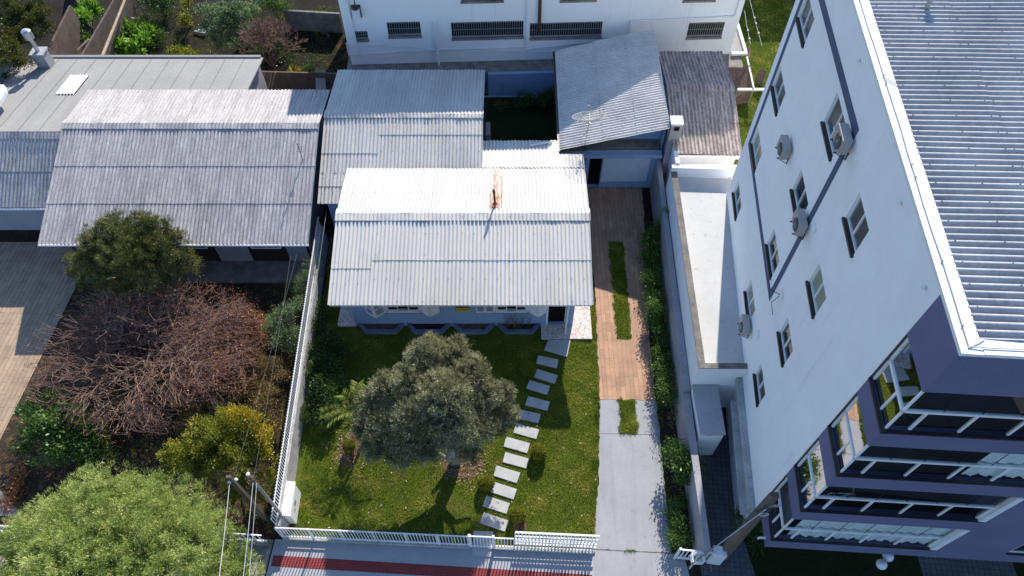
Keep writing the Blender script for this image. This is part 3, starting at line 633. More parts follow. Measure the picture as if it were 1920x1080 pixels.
corr(mb, (XA - .02, RY2 - .2, RZ2 - .2 * s2 + .05), (XB + .02, RY2 - .2, RZ2 - .2 * s2 + .05), (XB + .02, RY2, RZ2 + .05), (XA - .02, RY2, RZ2 + .05), screws=0)
corr(mb, (XB + .02, RY2 + .3, RZ2 - .3 * s3 + .05), (XA - .02, RY2 + .3, RZ2 - .3 * s3 + .05), (XA - .02, RY2, RZ2 + .05), (XB + .02, RY2, RZ2 + .05), screws=0)
mb.build('ridge_cap', 'mid_roof', r2, smooth=True)
mb = M()
for x in (-8.9, XB - .2): mb.add([(x, 23.3, 0), (x, 31, 0), (x, 31, B2 - .1), (x, RY2, RZ2 - .12), (x, 23.3, 2.85)], [(0, 1, 2, 3, 4)])
mb.quad((-8.9, 31, 0), (XB - .2, 31, 0), (XB - .2, 31, 3.95), (-8.9, 31, 3.95)); mb.quad((-8.9, 23.3, 0), (-7.3, 23.3, 0), (-7.3, 23.3, 2.8), (-8.9, 23.3, 2.8))
mb.build('wall', 'blue_wall', h2)
mb = M(); p = at(910, 235, 2.6); mb.box(p.x + .02, p.x + .25, p.y - .7, p.y + .25, 0, 2.6); mb.build('wall_pier', 'dirty_conc', h2)

# ------------------------------------------------------------------ left neighbour
hl = thing('neighbour_house', (-15.5, 24, 0), 'long low house at left with weathered blue grey corrugated roof and maroon front', 'house')
def onX(u, X, Y): pass
LX0, LX1 = -21.68, -9.30; LZ = 2.72; LE = at(300, 458, LZ).y; LRZ = 4.62; LRY = at(300, 232, LRZ).y; LBZ = 4.2; LBY = at(400, 168, LBZ).y
mb = M()
corr(mb, (LX0, LE, LZ), (LX1, LE, LZ), (LX1, LRY, LRZ), (LX0, LRY, LRZ), rows=(0, .34, .65, 1), seed=21)
corr(mb, (LX1, LBY, LBZ), (LX0, LBY, LBZ), (LX0, LRY, LRZ), (LX1, LRY, LRZ), rows=(0, 1), seed=22)
rl = sheet_parts('roof', mb, ['grey_roof', 'dirty_conc'], hl)
mb = M(); s2 = (LRZ - LZ) / (LRY - LE); s3 = (LRZ - LBZ) / (LBY - LRY)
corr(mb, (LX0 - .02, LRY - .3, LRZ - .3 * s2 + .05), (LX1 + .02, LRY - .3, LRZ - .3 * s2 + .05), (LX1 + .02, LRY, LRZ + .05), (LX0 - .02, LRY, LRZ + .05), screws=0)
corr(mb, (LX1 + .02, LRY + .3, LRZ - .3 * s3 + .05), (LX0 - .02, LRY + .3, LRZ - .3 * s3 + .05), (LX0 - .02, LRY, LRZ + .05), (LX1 + .02, LRY, LRZ + .05), screws=0)
mb.build('ridge_cap', 'grey_roof', rl, smooth=True)
mb = M(); corr(mb, (-33, 22.95, 2.58), (LX0 - .03, 22.95, 2.58), (LX0 - .03, 26.2, 4.32), (-33, 26.2, 4.32), rows=(0, .5, 1), seed=23)
corr(mb, (LX0 - .03, 25.9, 4.20), (-33, 25.9, 4.20), (-33, 26.2, 4.37), (LX0 - .03, 26.2, 4.37), screws=0)
mb.build('wing_roof', ['grey_roof', 'dirty_conc'], hl, smooth=True)
# annexe roof: flat profiled sheets behind
def annex(x, y): return 4.36 - .155 * (y - 26.2) 
mb = M(); rg = random.Random(2); x = -13.75; k = 0
while x > -33:
    x2 = x - 1.02
    y0_, y1_ = 26.25, 33.35
    n = 12
    for i in range(n):
        a = x - (x - x2) * i / n; c = x - (x - x2) * (i + 1) / n; m_ = (a + c) / 2; lf = .012 if i == 0 else 0
        mb.quad((a, y0_, annex(0, y0_) + lf), (m_, y0_, annex(0, y0_) + .012), (m_, y1_, annex(0, y1_) + .012), (a, y1_, annex(0, y1_) + lf))
        mb.quad((m_, y0_, annex(0, y0_) + .012), (c, y0_, annex(0, y0_)), (c, y1_, annex(0, y1_)), (m_, y1_, annex(0, y1_) + .012))
    mb.quad((x + .004, y0_, annex(0, y0_) - .03), (x + .004, y0_, annex(0, y0_) + .03), (x + .004, y1_, annex(0, y1_) + .03), (x + .004, y1_, annex(0, y1_) - .03), 1)
    x = x2
mb.box(-26, -13.9, 33.3, 33.48, 3.18, 3.34)
ra = mb.build('annexe_roof', ['silver_roof', 'grey_metal'], hl)
mb = M(); pp = [at(u, v, annex(0, 31)) for u, v in ((110, 184), (141, 185), (168, 141), (136, 140))]
ax0, ax1 = pp[3].x + .0, pp[2].x; ay0, ay1 = pp[0].y, pp[2].y
corr(mb, (ax1, ay0, annex(0, ay0) + .06), (ax0 - .05, ay0, annex(0, ay0) + .06), (ax0 - .05, ay1, annex(0, ay1) + .06), (ax1, ay1, annex(0, ay1) + .06), amp=.045, screws=0)
mb.build('skylight_sheet', 'skylight', ra, smooth=True)
# walls
WY = 21.65
mb = M()
for x in (-21.3, LX1 - .55): mb.add([(x, WY, 0), (x, 29.1, 0), (x, 29.1, 4.1), (x, LRY, LRZ - .12), (x, WY, 2.8)], [(0, 1, 2, 3, 4)])
mb.quad((-21.3, 29.1, 0), (LX1 - .55, 29.1, 0), (LX1 - .55, 29.1, 4.2), (-21.3, 29.1, 4.2))
mb.quad((-33, 23.7, 0), (-21.3, 23.7, 0), (-21.3, 23.7, 2.9), (-33, 23.7, 2.9))
mb.build('wall', 'beige_wall', hl)
mb = M()
xs_ = [aty(u, 485, WY).x for u in (415, 475, 545, 582)]
mb.box(-21.3, xs_[0], WY - .02, WY, 0, 2.75); mb.build('maroon_panel', 'dark_wall', hl); mb = M(); mb.box(xs_[1], xs_[2], WY - .02, WY, 0, 2.75); mb.build('maroon_panel', 'dark_wall', hl)
mb = M(); mb.box(xs_[0], xs_[1], WY - .05, WY, 0, 2.75); mb.build('pale_panel', 'beige_wall', hl); mb = M(); mb.box(xs_[2], xs_[3], WY - .05, WY, 0, 2.75); mb.build('pale_panel', 'beige_wall', hl)
for i, (xa, xb) in enumerate(((xs_[1] + .2, xs_[2] - .2), (xs_[0] - 2.1, xs_[0] - .35), (-18.9, -17.4))):
    mb = M()
    for (a, b_, c, d_) in ((xa, xa + .06, 1.15, 2.2), (xb - .06, xb, 1.15, 2.2), (xa + .06, xb - .06, 1.15, 1.22), (xa + .06, xb - .06, 2.13, 2.2), (xa + .06, xb - .06, 1.65, 1.69), ((xa + xb) / 2 - .025, (xa + xb) / 2 + .025, 1.22, 2.13)): mb.box(a, b_, WY - .09, WY - .02, c, d_)
    wf = mb.build('window', 'white_metal', hl); mb = M(); mb.box(xa + .05, xb - .05, WY - .05, WY - .04, 1.2, 2.15); mb.build('pane', 'dark_glass', wf)
mb = M(); mb.box(LX0 + .05, LX1 - .05, LE + .02, LE + .06, LZ - .16, LZ - .03); mb.tube([(LX0, LE - .03, LZ - .05), (LX1, LE - .03, LZ - .05)], .05, 8); mb.tube([(-33, 22.9, 2.5), (LX0, 22.9, 2.5)], .05, 8)
for x in (LX1 - .5, -21.2, -19.5): mb.ob((x, LE + .05, LZ - .2), (.06, 0, 0), (0, .8, .0), (0, .0, .12))
mb.build('gutter', 'white_metal', hl)
mb = M(); mb.box(-20.8, -9.9, 20.35, 21.6, .0, .14); mb.build('porch_step', 'dirty_conc', hl)
mb = M()
for x in (-26, -14.0): mb.quad((x, 29.3, 0), (x, 33.1, 0), (x, 33.1, annex(0, 33.1) - .05), (x, 29.3, annex(0, 29.3) - .05))
mb.quad((-26, 33.1, 0), (-14, 33.1, 0), (-14, 33.1, annex(0, 33.1) - .05), (-26, 33.1, annex(0, 33.1) - .05)); mb.build('annexe_wall', 'grey_wall', hl)
# barbecue chimney
cb = at(88, 125, 3.45)
ch = thing('brick_chimney', (cb.x, cb.y, 2.8), 'grey rendered chimney stack with shiny metal cowl by the left roof', 'chimney')
mb = M(); mb.box(cb.x - .42, cb.x + .22, cb.y - .1, cb.y + .5, 2.8, 4.25); mb.build('stack', 'grey_wall', ch)
mb = M(); mb.box(cb.x - .48, cb.x + .28, cb.y - .16, cb.y + .56, 4.252, 4.32); mb.build('stack_cap', 'conc', ch)
mb = M(); c_ = V(cb.x - .1, cb.y + .2, 4.3); mb.lathe(c_, [(.11, 0), (.11, .85)], n=16); fl = mb.build('flue', 'galv', ch, smooth=True)
mb = M(); mb.lathe(c_ + V(0, 0, .8), [(.0, 0), (.24, .0), (.24, .42), (.16, .5), (0, .54)], n=20); mb.build('cowl', 'galv', fl, smooth=False)

# ------------------------------------------------------------------ boundary wall between the plots, with pickets
bw = thing('boundary_wall', (-9.2, 16, 0), 'rough rendered boundary wall carrying low white pickets, left of the front lawn', 'wall')
mb = M()
wl0, wl1 = (-8.75, 8.28), (-9.28, 22.9)
wd = Vector((wl1[0] - wl0[0], wl1[1] - wl0[1], 0)); wdn = wd.normalized(); wpx = V(-wdn.y, wdn.x, 0)
mb.ob((wl0[0], wl0[1], 0), wd, wpx * .16, (0, 0, 1.22)); mb.build('masonry', 'rough_wall', bw)
mb = M()
for z in (1.3, 1.95): mb = M(); mb.bar(V(wl0[0], wl0[1], z) + wpx * .1, V(wl1[0], wl1[1], z) + wpx * .1, .035, .045); mb.build('rail', 'white_metal', bw)
mb = M(); Lw = wd.length; n = int(Lw / .125)
for i in range(n): p = V(wl0[0], wl0[1], 1.22) + wpx * .1 + wdn * (i * .125); mb.ob(p, wdn * .03, wpx * .02, (0, 0, .82))
tag(mb.build('picket', 'white_metal', bw), kind='stuff')
# front picket fence on a low wall
F0, F1 = V(-8.86, 8.16, 0), V(3.12, 7.62, 0); fd = (F1 - F0).normalized(); fq = V(-fd.y, fd.x, 0)
def picket_run(parent, a, b, z0, z1, step=.118, w_=.03, rails=(0, 1), rw=.045):
    a, b = Vector(a), Vector(b); d = (b - a).normalized(); q = V(-d.y, d.x, 0); mb = M(); L_ = (b - a).length
    for z in (z0 + .06, z1 - .02): mb = M(); mb.bar(a + V(0, 0, z), b + V(0, 0, z), rw, .05); r_ = mb.build('rail', 'white_metal', parent)
    n = int(L_ / step); ob_ = []
    for i in range(n + 1):
        m1 = M(); p = a + d * (i * step) + V(0, 0, z0) - q * .04; m1.ob(p - d * w_ / 2, d * w_, q * .018, (0, 0, z1 - z0)); ob_.append(m1)
    return r_, ob_
ff = thing('picket_fence', (-4, 8, 0), 'white picket fence on a low painted wall between front lawn and sidewalk', 'fence')
g0 = at(880, 1010, 1.4); gx0 = F0 + fd * ((at(880, 1001, 1.45) - F0).dot(fd)); gx1 = F0 + fd * ((at(925, 1003, 1.45) - F0).dot(fd))
mb = M(); mb.ob(F0 - fq * .08, gx0 - F0, fq * .14, (0, 0, .17)); mb.ob(gx1 - fq * .08, F1 - gx1, fq * .14, (0, 0, .17)); mb.build('low_wall', 'rough_wall', ff)
_, pk = picket_run(ff, F0, gx0, .22, 1.36)
for m1 in pk: m1.build('picket', 'white_metal', ff)
mb = M()
for i in range(7): p = F0 + (gx0 - F0) * (i / 6.0); mb.ob(p - fd * .03 - fq * .03, fd * .06, fq * .06, (0, 0, 1.37))
mb.build('post', 'white_metal', ff)
gt = thing('garden_gate', (gx0.x + .5, gx0.y, 0), 'small white picket garden gate beside a concrete pad at the end of the stepping stones', 'gate')
_, pk = picket_run(gt, gx0 + fd * .05, gx1 - fd * .05, .06, 1.42)
for m1 in pk: m1.build('picket', 'white_metal', gt)
mb = M()
for p in (gx0, gx1): mb.ob(p - fd * .05 - fq * .05, fd * .1, fq * .1, (0, 0, 1.5))
mb.build('gate_post', 'white_metal', gt)
mb = M(); mb.ob(gx0 + fd * .06 - fq * .35, (gx1 - gx0) - fd * .12, fq * .95, (0, 0, .05)); struct('gate_pad', mb, 'slab')
f2 = thing('fence_section', (gx1.x + 1.5, gx1.y, 0), 'short white fence panel right of the garden gate, behind the sliding gate', 'fence')
_, pk = picket_run(f2, gx1 + fd * .06, F1, .22, 1.34)
for m1 in pk: m1.build('picket', 'white_metal', f2)
sgx = F0 + fd * ((at(966, 1003, 1.45) - F0).dot(fd))
slg = thing('sliding_gate', (1.6, 7.6, 0), 'open white sliding driveway gate parked behind the fence', 'gate')
_, pk = picket_run(slg, sgx + fq * .16, F1 + fd * .1 + fq * .16, .10, 1.62, step=.13, w_=.05, rw=.07)
for m1 in pk: m1.build('picket', 'white_metal', slg)
mb = M(); 
for z in (.5, 1.1): mb.bar(sgx + fq * .16 + V(0, 0, z), F1 + fd * .1 + fq * .16 + V(0, 0, z), .05, .07)
mb.build('cross_rail', 'white_metal', slg)
# gate remainder right of drive
gr = thing('gate_receiver', (7.0, 7.3, 0), 'white picket stub panel against the boundary wall beside the utility pole', 'gate')
ra_, rb_ = at(1268, 1040, .35), at(1322, 1052, .3)
ra_ = at(1264, 1047, 0); rb_ = at(1330, 1054, 0)
_, pk = picket_run(gr, ra_, rb_, .1, 1.25, step=.15, w_=.045, rw=.06)
for m1 in pk: m1.build('picket', 'white_metal', gr)
mb = M()
for p in (ra_, rb_): mb.ob(p - V(.04, .04, 0), (.08, 0, 0), (0, .08, 0), (0, 0, 1.35))
mb.build('post', 'white_metal', gr)
mb = M(); p = at(1325, 1057, 0); mb.ob((p.x, p.y, 0), (.48, -.06, 0), (.02, .35, 0), (0, 0, 1.25)); one('meter_cabinet', mb, 'white_metal', 'white cabinet between the picket stub and the big grey utility pole', 'cabinet', bevel=.01)
# wire basket
bk = thing('wire_basket', tuple(at(1305, 1048, 1.3)), 'white wire rubbish basket on a stand in front of the picket stub', 'basket')
c0 = at(1306, 1049, 1.3); mb = M(); hw, hd, hh = .42 / 2, .34 / 2, .32
for z in (0, .11, .22, hh):
    for (a, b_) in (((-hw, -hd), (hw, -hd)), ((hw, -hd), (hw, hd)), ((hw, hd), (-hw, hd)), ((-hw, hd), (-hw, -hd))): mb.bar(c0 + V(*a, z), c0 + V(*b_, z), .018)
for i in range(5):
    t = -1 + i * .5
    mb.bar(c0 + V(hw * t, -hd, 0), c0 + V(hw * t, -hd, hh), .014); mb.bar(c0 + V(hw * t, hd, 0), c0 + V(hw * t, hd, hh), .014); mb.bar(c0 + V(hw * t, -hd, 0), c0 + V(hw * t, hd, 0), .014)
    mb.bar(c0 + V(-hw, hd * t, 0), c0 + V(-hw, hd * t, hh), .014); mb.bar(c0 + V(hw, hd * t, 0), c0 + V(hw, hd * t, hh), .014)
mb.build('wire_cage', 'white_metal', bk); mb = M(); mb.tube([c0 + V(0, 0, -1.3), c0], .025, 8); mb.build('stand', 'white_metal', bk)
# meter box by left corner
mx = thing('meter_box', (-8.6, 9.3, 0), 'white masonry meter box with sloping lid in the lawn corner by the boundary wall', 'meter box')
mb = M(); mb.hexa([(-8.80, 8.72, 0), (-8.47, 8.70, 0), (-8.50, 9.95, 0), (-8.84, 9.97, 0), (-8.80, 8.72, 1.15), (-8.47, 8.70, 1.08), (-8.50, 9.95, 1.08), (-8.84, 9.97, 1.15)]); bx = mb.build('body', 'white_bright', mx, bevel=.01)
mb = M(); mb.hexa([(-8.84, 8.68, 1.152), (-8.43, 8.66, 1.082), (-8.46, 10.0, 1.082), (-8.88, 10.02, 1.152), (-8.84, 8.68, 1.2), (-8.43, 8.66, 1.13), (-8.46, 10.0, 1.13), (-8.88, 10.02, 1.2)]); mb.build('lid', 'white_bright', mx)
mb = M(); mb.box(-8.484, -8.468, 9.28, 9.42, .55, .75); mb.box(-8.48, -8.464, 9.05, 9.15, .5, .62); mb.build('meter_window', 'grey_metal', bx)
# lower fences of the left neighbour along the street
a_, b_ = at(448, 1012, -.0), at(506, 1020, 0)
nf = thing('street_railing', tuple(a_), 'short white railing between the big pale green tree and the boundary wall corner', 'fence')
_, pk = picket_run(nf, a_ + V(-2.5, .1, 0), b_ + V(0, 0, 0), .35, 1.15, step=.2)
for m1 in pk: m1.build('picket', 'white_metal', nf)
mb = M(); mb.bar(a_ + V(-2.5, .1, .17), b_ + V(0, 0, .17), .16, .34); mb.build('base_wall', 'dirty_conc', nf)
a_, b_ = at(-60, 1000, 0), at(60, 1003, 0)
nf = thing('street_railing', tuple(a_), 'white railing at the far left, left of the big pale green tree', 'fence')
_, pk = picket_run(nf, a_, b_, .35, 1.15, step=.16)
for m1 in pk: m1.build('picket', 'white_metal', nf)
mb = M(); mb.bar(a_ + V(0, 0, .17), b_ + V(0, 0, .17), .16, .34); mb.build('base_wall', 'dirty_conc', nf)

# ------------------------------------------------------------------ apartment block
AO = V(8.63, 6.93, 0); WD = V(math.sin(rad(5.33)), math.cos(rad(5.33)), 0); WN = V(-WD.y, WD.x, 0)      # west wall direction, outward normal
FDR = V(math.cos(rad(-3.5)), math.sin(rad(-3.5)), 0); FN = V(FDR.y, -FDR.x, 0)                        # facade direction, outward normal
def W(s, z, e=0): return AO + WD * s + WN * e + V(0, 0, z)
def F(t, z, e=0): return AO + FDR * t + FN * e + V(0, 0, z)
apt = thing('apartment_block', (13, 14, 0), 'tall white and mauve apartment block with glazed corner balconies and corrugated roof', 'apartment block')
SB = 1.45; SE = 16.4; ZT = 16.42; TW = 14.0
cols = [(4.82, 6.12), (8.42, 10.0), (13.95, 15.55)]
zb = [4.28, 7.3, 10.3, 13.32]
wins = []
for ci, (a, b_) in enumerate(cols):
    for fi, z in enumerate(zb):
        hgt_ = [.92, 1.0, 1.02, 1.05][fi]
        if ci == 1 and fi == 3: hgt_ = 1.2
        s0_, s1_ = (a, b_) if not (ci == 1 and fi == 0) else (8.75, 9.95)
        if ci == 1 and fi < 3: s0_ = 8.45
        wins.append((s0_, s1_, z - (.12 if ci == 2 else 0), z + hgt_ - (.12 if ci == 2 else 0)))
mb = M(); holed(mb, W(SB, 0), WD, WN, SE - SB, 0, ZT, [(a - SB, b_ - SB, c, d) for a, b_, c, d in wins], .16, 0)
bk0 = W(SE, 0); bk1 = W(SE, 0) + FDR * TW
mb.quad(bk0, bk1, bk1 + V(0, 0, ZT), bk0 + V(0, 0, ZT)); mb.quad(bk1, F(TW, 0), F(TW, ZT), bk1 + V(0, 0, ZT))
aw = mb.build('wall', 'white_wall', apt)
# window parts
rg = random.Random(6)
for i, (a, b_, c, d) in enumerate(wins):
    mb = M()
    def wb(m_, s0, s1, z0, z1, e0, e1): m_.ob(W(s0, z0, e0), WD * (s1 - s0), WN * (e1 - e0), V(0, 0, z1 - z0))
    wb(mb, a, b_, c + .04, c + .11, -.15, -.05); wb(mb, a, b_, d - .07, d, -.15, -.05)
    for s in (a, (a + b_) / 2 - .03, b_ - .06): wb(mb, s, s + .06, c + .11, d - .07, -.149, -.051)
    wf = mb.build('window', 'white_metal', apt)
    mb = M(); wb(mb, a + .05, b_ - .05, c + .1, d - .06, -.11, -.1); mb.build('pane', ['dark_glass', 'mid_glass', 'mid_glass', 'pale_glass', 'mid_glass'][rg.randrange(5)] if i != 4 + 0 else 'pale_glass', wf)
    mb = M(); wb(mb, a - .04, b_ + .04, c - .05, c + .035, -.14, .07); mb.build('sill', 'black', wf)
# mauve line frame
mb = M(); e1 = .012
def wr(s0, s1, z0, z1, e=.012): mb.ob(W(s0, z0, .003), WD * (s1 - s0), WN * (e - .003), V(0, 0, z1 - z0))
wr(15.62, 15.90, 6.85, 15.1); wr(7.75, 15.62, 6.85, 7.12, .013); wr(7.75, 8.05, 7.12, 15.1); wr(8.05, 15.62, 14.78, 15.1, .013)
mb.build('painted_line', 'purple_line', apt)
# small fittings
mb = M()
for s, z in ((4.3, 16.0), (9.5, 16.0), (1.9, 16.0)): mb.ball(W(s, z, .06), .06, 8)
for s, z in ((9.0, 14.0),): mb.ball(W(s, z, .05), .05, 8)
mb.build('wall_fitting', 'white_metal', apt)
# parapet cap + roof
CW = .42
def RP(s, t, z): return AO + WD * s + FDR * t + V(0, 0, z)
mb = M()
mb.hexa([RP(-.03, -.03, ZT), RP(-.03, CW, ZT), RP(SE, CW, ZT), RP(SE, -.03, ZT), RP(-.03, -.03, ZT + .1), RP(-.03, CW, ZT + .08), RP(SE, CW, ZT + .08), RP(SE, -.03, ZT + .1)])
mb.hexa([RP(-.03, CW, ZT + .001), RP(-.03, TW, ZT + .001), RP(.35, TW, ZT + .001), RP(.35, CW, ZT + .001), RP(-.03, CW, ZT + .1), RP(-.03, TW, ZT + .1), RP(.35, TW, ZT + .08), RP(.35, CW, ZT + .08)])
mb.build('parapet_cap', 'white_bright', apt)
mb = M()
rng_ = random.Random(12)
def conduit(pts): mb.tube([RP(s, t, ZT + .115) for s, t in pts], .011, 5)
conduit([(.12, .14)] + [(s, .14 + rng_.uniform(-.02, .02)) for s in np.arange(.6, 16, .8)]); conduit([(.12, .14)] + [(.12 + rng_.uniform(-.015, .015), t) for t in np.arange(.5, 13, .9)]); conduit([(.1, .12), (.34, .5)]); conduit([(8.1, .16), (7.8, .5)])
for s in (.6, 2.2, 4.6, 5.0, 7.9, 8.2, 11.5, 13.8): mb.ball(RP(s, .14, ZT + .13), .028, 6)
mb.build('lightning_wire', 'grey_metal', apt)
mb = M(); r0 = .02
sh = 2.05; t = CW - .02; k = 0
while t < TW - .5:
    zA = ZT + .03 + .030 * t; zB = ZT + .03 + .030 * (t + sh)
    corr(mb, RP(.33, t, zA), RP(SE, t, zA), RP(SE, t + sh + .12, zB + .012), RP(.33, t + sh + .12, zB + .012), amp=.042, pitch=.19, seed=k, screws=1, trap=2.4, seg=10)
    t += sh; k += 1
mb.build('roof', ['apt_roof', 'dirty_conc'], apt, smooth=True)
mb = M(); p = RP(13.9, 1.3, ZT); p = at(1743, 4, ZT + .3); mb.tube([V(p.x, p.y, ZT), V(p.x, p.y, ZT + .45)], .07, 10); mb.lathe((p.x, p.y, ZT + .42), [(.14, 0), (.12, .12), (0, .16)], n=12); mb.build('roof_vent', 'grey_metal', apt)
# balcony levels ------------------------------------------------
bands = [3.3, 6.3, 9.2, 12.0, 14.85]
T12 = 5.33
mb = M()
def bandseg(m_, z0, z1, tl, th=.2):    # L shaped parapet band: along the west side then along the facade
    m_.hexa([RP(0, 0, z0), RP(0, th, z0), RP(SB, th, z0), RP(SB, 0, z0), RP(0, 0, z1), RP(0, th, z1), RP(SB, th, z1), RP(SB, 0, z1)])
    m_.hexa([RP(0, th, z0), RP(0, tl, z0), RP(th, tl, z0), RP(th, th, z0), RP(0, th, z1), RP(0, tl, z1), RP(th, tl, z1), RP(th, th, z1)])
for i, z in enumerate(bands):
    bandseg(mb, z, (z + .78) if i < 4 else ZT, TW)
# flush wall right of the two lower windows, slab soffits
holes = [(7.55 - T12, 9.3 - T12, 4.3, 6.2), (7.55 - T12, 9.3 - T12, 7.2, 9.0)]
holed(mb, F(T12, 0, .003), FDR, FN, TW - T12, 3.3, 9.25, holes, .2)
mb.quad(F(T12, 3.3, 0), F(T12, 9.25, 0), RP(1.5, T12, 9.25), RP(1.5, T12, 3.3))
mb.build('balcony_band', 'purple_wall', apt)
mb = M()
for i, z in enumerate(bands): mb.hexa([RP(.2, .2, z + .01), RP(.2, TW, z + .01), RP(3, TW, z + .01), RP(3, .2, z + .01), RP(.2, .2, z + .22), RP(.2, TW, z + .22), RP(3, TW, z + .22), RP(3, .2, z + .22)])
mb.build('balcony_floor', 'room', apt)
mb = M()
for i, z in enumerate(bands[:4]):
    mb.quad(RP(1.6, .25, z + .2), RP(1.6, TW, z + .2), RP(1.6, TW, bands[i + 1]), RP(1.6, .25, bands[i + 1]))
mb.quad(RP(SB + .02, 0.02, 3.3), RP(SB + .02, 1.2, 3.3), RP(SB + .02, 1.2, 14.9), RP(SB + .02, .02, 14.9))
mb.build('balcony_rear_wall', 'roomwall', apt)
mb = M()
for i, z in enumerate(bands[:4]):
    for t0 in (2.2, 6.6, 10.6): mb.ob(RP(1.58, t0, z + .3), FDR * 2.6, -WD * .02, (0, 0, 2.1))
mb.build('balcony_door', 'dark_glass', apt)
for i, z in enumerate(bands[:4]):
    tl = T12 if i < 2 else TW - .1; s0 = z + .78; mid = z + (1.72 if i == 3 else 1.75); top = bands[i + 1] - .01
    en = thing('balcony_glazing', (0, 0, 0), '', '')
    bpy.data.objects.remove(en)
    mb = M(); gi = .06
    mb.hexa([RP(-.03, -.03, s0), RP(-.03, .06, s0), RP(SB - .02, .06, s0), RP(SB - .02, -.03, s0), RP(-.03, -.03, s0 + .07), RP(-.03, .06, s0 + .07), RP(SB - .02, .06, s0 + .07), RP(SB - .02, -.03, s0 + .07)])
    mb.hexa([RP(-.03, .06, s0), RP(-.03, tl, s0), RP(.06, tl, s0), RP(.06, .06, s0), RP(-.03, .06, s0 + .07), RP(-.03, tl, s0 + .07), RP(.06, tl, s0 + .07), RP(.06, .06, s0 + .07)])
    gz = mb.build('balcony_glazing', 'black', apt)
    mb = M()
    w2_ = .07
    mb.ob(RP(gi, gi, mid), FDR * (tl - gi), WD * w2_, (0, 0, .09)); mb.ob(RP(gi, gi, mid + .001), WD * (SB - gi - .03), FDR * w2_, (0, 0, .088))
    tt = gi + .55; 
    while tt < tl - .2: mb.ob(RP(gi + .01, tt, s0 + .07), FDR * .07, WD * .05, (0, 0, mid - s0 - .07)); tt += 1.12
    mb.ob(RP(gi + .01, gi + .02, s0 + .07), FDR * .05, WD * .05, (0, 0, top - s0 - .07)); mb.ob(RP(SB - .09, gi, s0 + .07), FDR * .06, WD * .06, (0, 0, top - s0 - .07)); 
    mb.ob(RP(.55, gi + .01, s0 + .07), FDR * .05, WD * .06, (0, 0, mid - s0 - .07))
    if i < 2: mb.ob(RP(-.03, tl - .18, s0 + .071), FDR * .2, WD * .16, (0, 0, top - s0 - .075)); 
    mb.build('glazing_frame', 'white_metal', gz)
    mb = M(); mb.quad(RP(gi + .03, gi + .03, s0 + .07), RP(gi + .03, tl, s0 + .07), RP(gi + .03, tl, top), RP(gi + .03, gi + .03, top)); mb.quad(RP(gi + .03, gi + .03, s0 + .07), RP(SB - .03, gi + .03, s0 + .07), RP(SB - .03, gi + .03, top), RP(gi + .03, gi + .03, top)); mb.build('glass', 'balcony_glass', gz)
    tt = gi + .9
    while tt < tl - .3: mb = M(); mb.ob(RP(gi + .015, tt, mid + .1), FDR * .014, WD * .014, (0, 0, top - mid - .1)); mb.build('glass_joint', 'black', gz); tt += .84
    # curtains behind the glass
    if i in (0, 2):
        mb = M(); ta, tb_ = (.5, tl - .05) if i == 0 else (3.2, tl); n_ = int((tb_ - ta) / .05)
        for (rt0, rt1, lift) in ((ta, tb_, 0),):
            P0 = []; 
            for j in range(n_ + 1):
                t_ = ta + (tb_ - ta) * j / n_; off = .05 * math.sin(j * .9) + .025 * math.sin(j * 2.3); zz = s0 - .35 + .12 * abs(math.sin(j * .17)) + (.1 if i == 2 else 0)
                P0.append((RP(.19 + off * .6, t_, zz + .3), RP(.17 + off * .4, t_, top)))
            for j in range(n_): mb.quad(P0[j][0], P0[j + 1][0], P0[j + 1][1], P0[j][1])
        if i == 2:
            for j in range(22):
                a = .25 + j * .05; b_2 = a + .05; o1 = .03 * math.sin(j * 1.1); o2 = .03 * math.sin((j + 1) * 1.1)
                mb.quad(RP(a, .2 + o1, s0 - .1), RP(b_2, .2 + o2, s0 - .1), RP(b_2, .18 + o2, top - .9), RP(a, .18 + o1, top - .9))
        mb.build('curtain', 'curtain', gz, smooth=True)
for (a, b_, c, d) in holes:
    mb = M(); mb.ob(F(T12 + a, c - .07, .06), FDR * (b_ - a), -FN * .12, (0, 0, .06)); wf = mb.build('window', 'black', apt)
    mb = M()
    for t_ in (a, b_ - .07, (a + b_) / 2): mb.ob(F(T12 + t_, c, -.02), FDR * .07, -FN * .06, (0, 0, d - c))
    for z in (c, d - .06): mb.ob(F(T12 + a + .07, z, -.021), FDR * (b_ - a - .14), -FN * .058, (0, 0, .06))
    mb.build('frame', 'white_metal', wf); mb = M(); mb.ob(F(T12 + a, c, -.05), FDR * (b_ - a), -FN * .01, (0, 0, d - c)); mb.build('pane', 'dark_glass', wf)
# ground floor under the balconies (set back) and ledge on the west face
mb = M(); mb.quad(RP(2.4, 0.01, 0), RP(2.4, TW, 0), RP(2.4, TW, 3.35), RP(2.4, .01, 3.35)); mb.quad(RP(1.45, .02, 0), RP(2.4, .02, 0), RP(2.4, .02, 3.3), RP(1.45, .02, 3.3)); mb.build('ground_floor_wall', 'white_wall', apt)
mb = M(); mb.ob(W(1.46, 2.55, .003), WD * 5.3, WN * .24, (0, 0, .22)); mb.ob(W(1.46, 2.05, .002), WD * 4.6, WN * .38, (0, 0, .14)); mb.build('concrete_ledge', 'ledge', apt)
for s0_ in (2.35, 4.1):
    mb = M()
    for i in range(4):
        for z in (1.15, 1.55): mb.lathe(W(s0_ + i * .3, z, .004), [(0, 0), (.1, 0), (.1, .012), (0, .012)], ax=WN, n=12)
    mb.build('vent_hole', 'dark_room', apt)
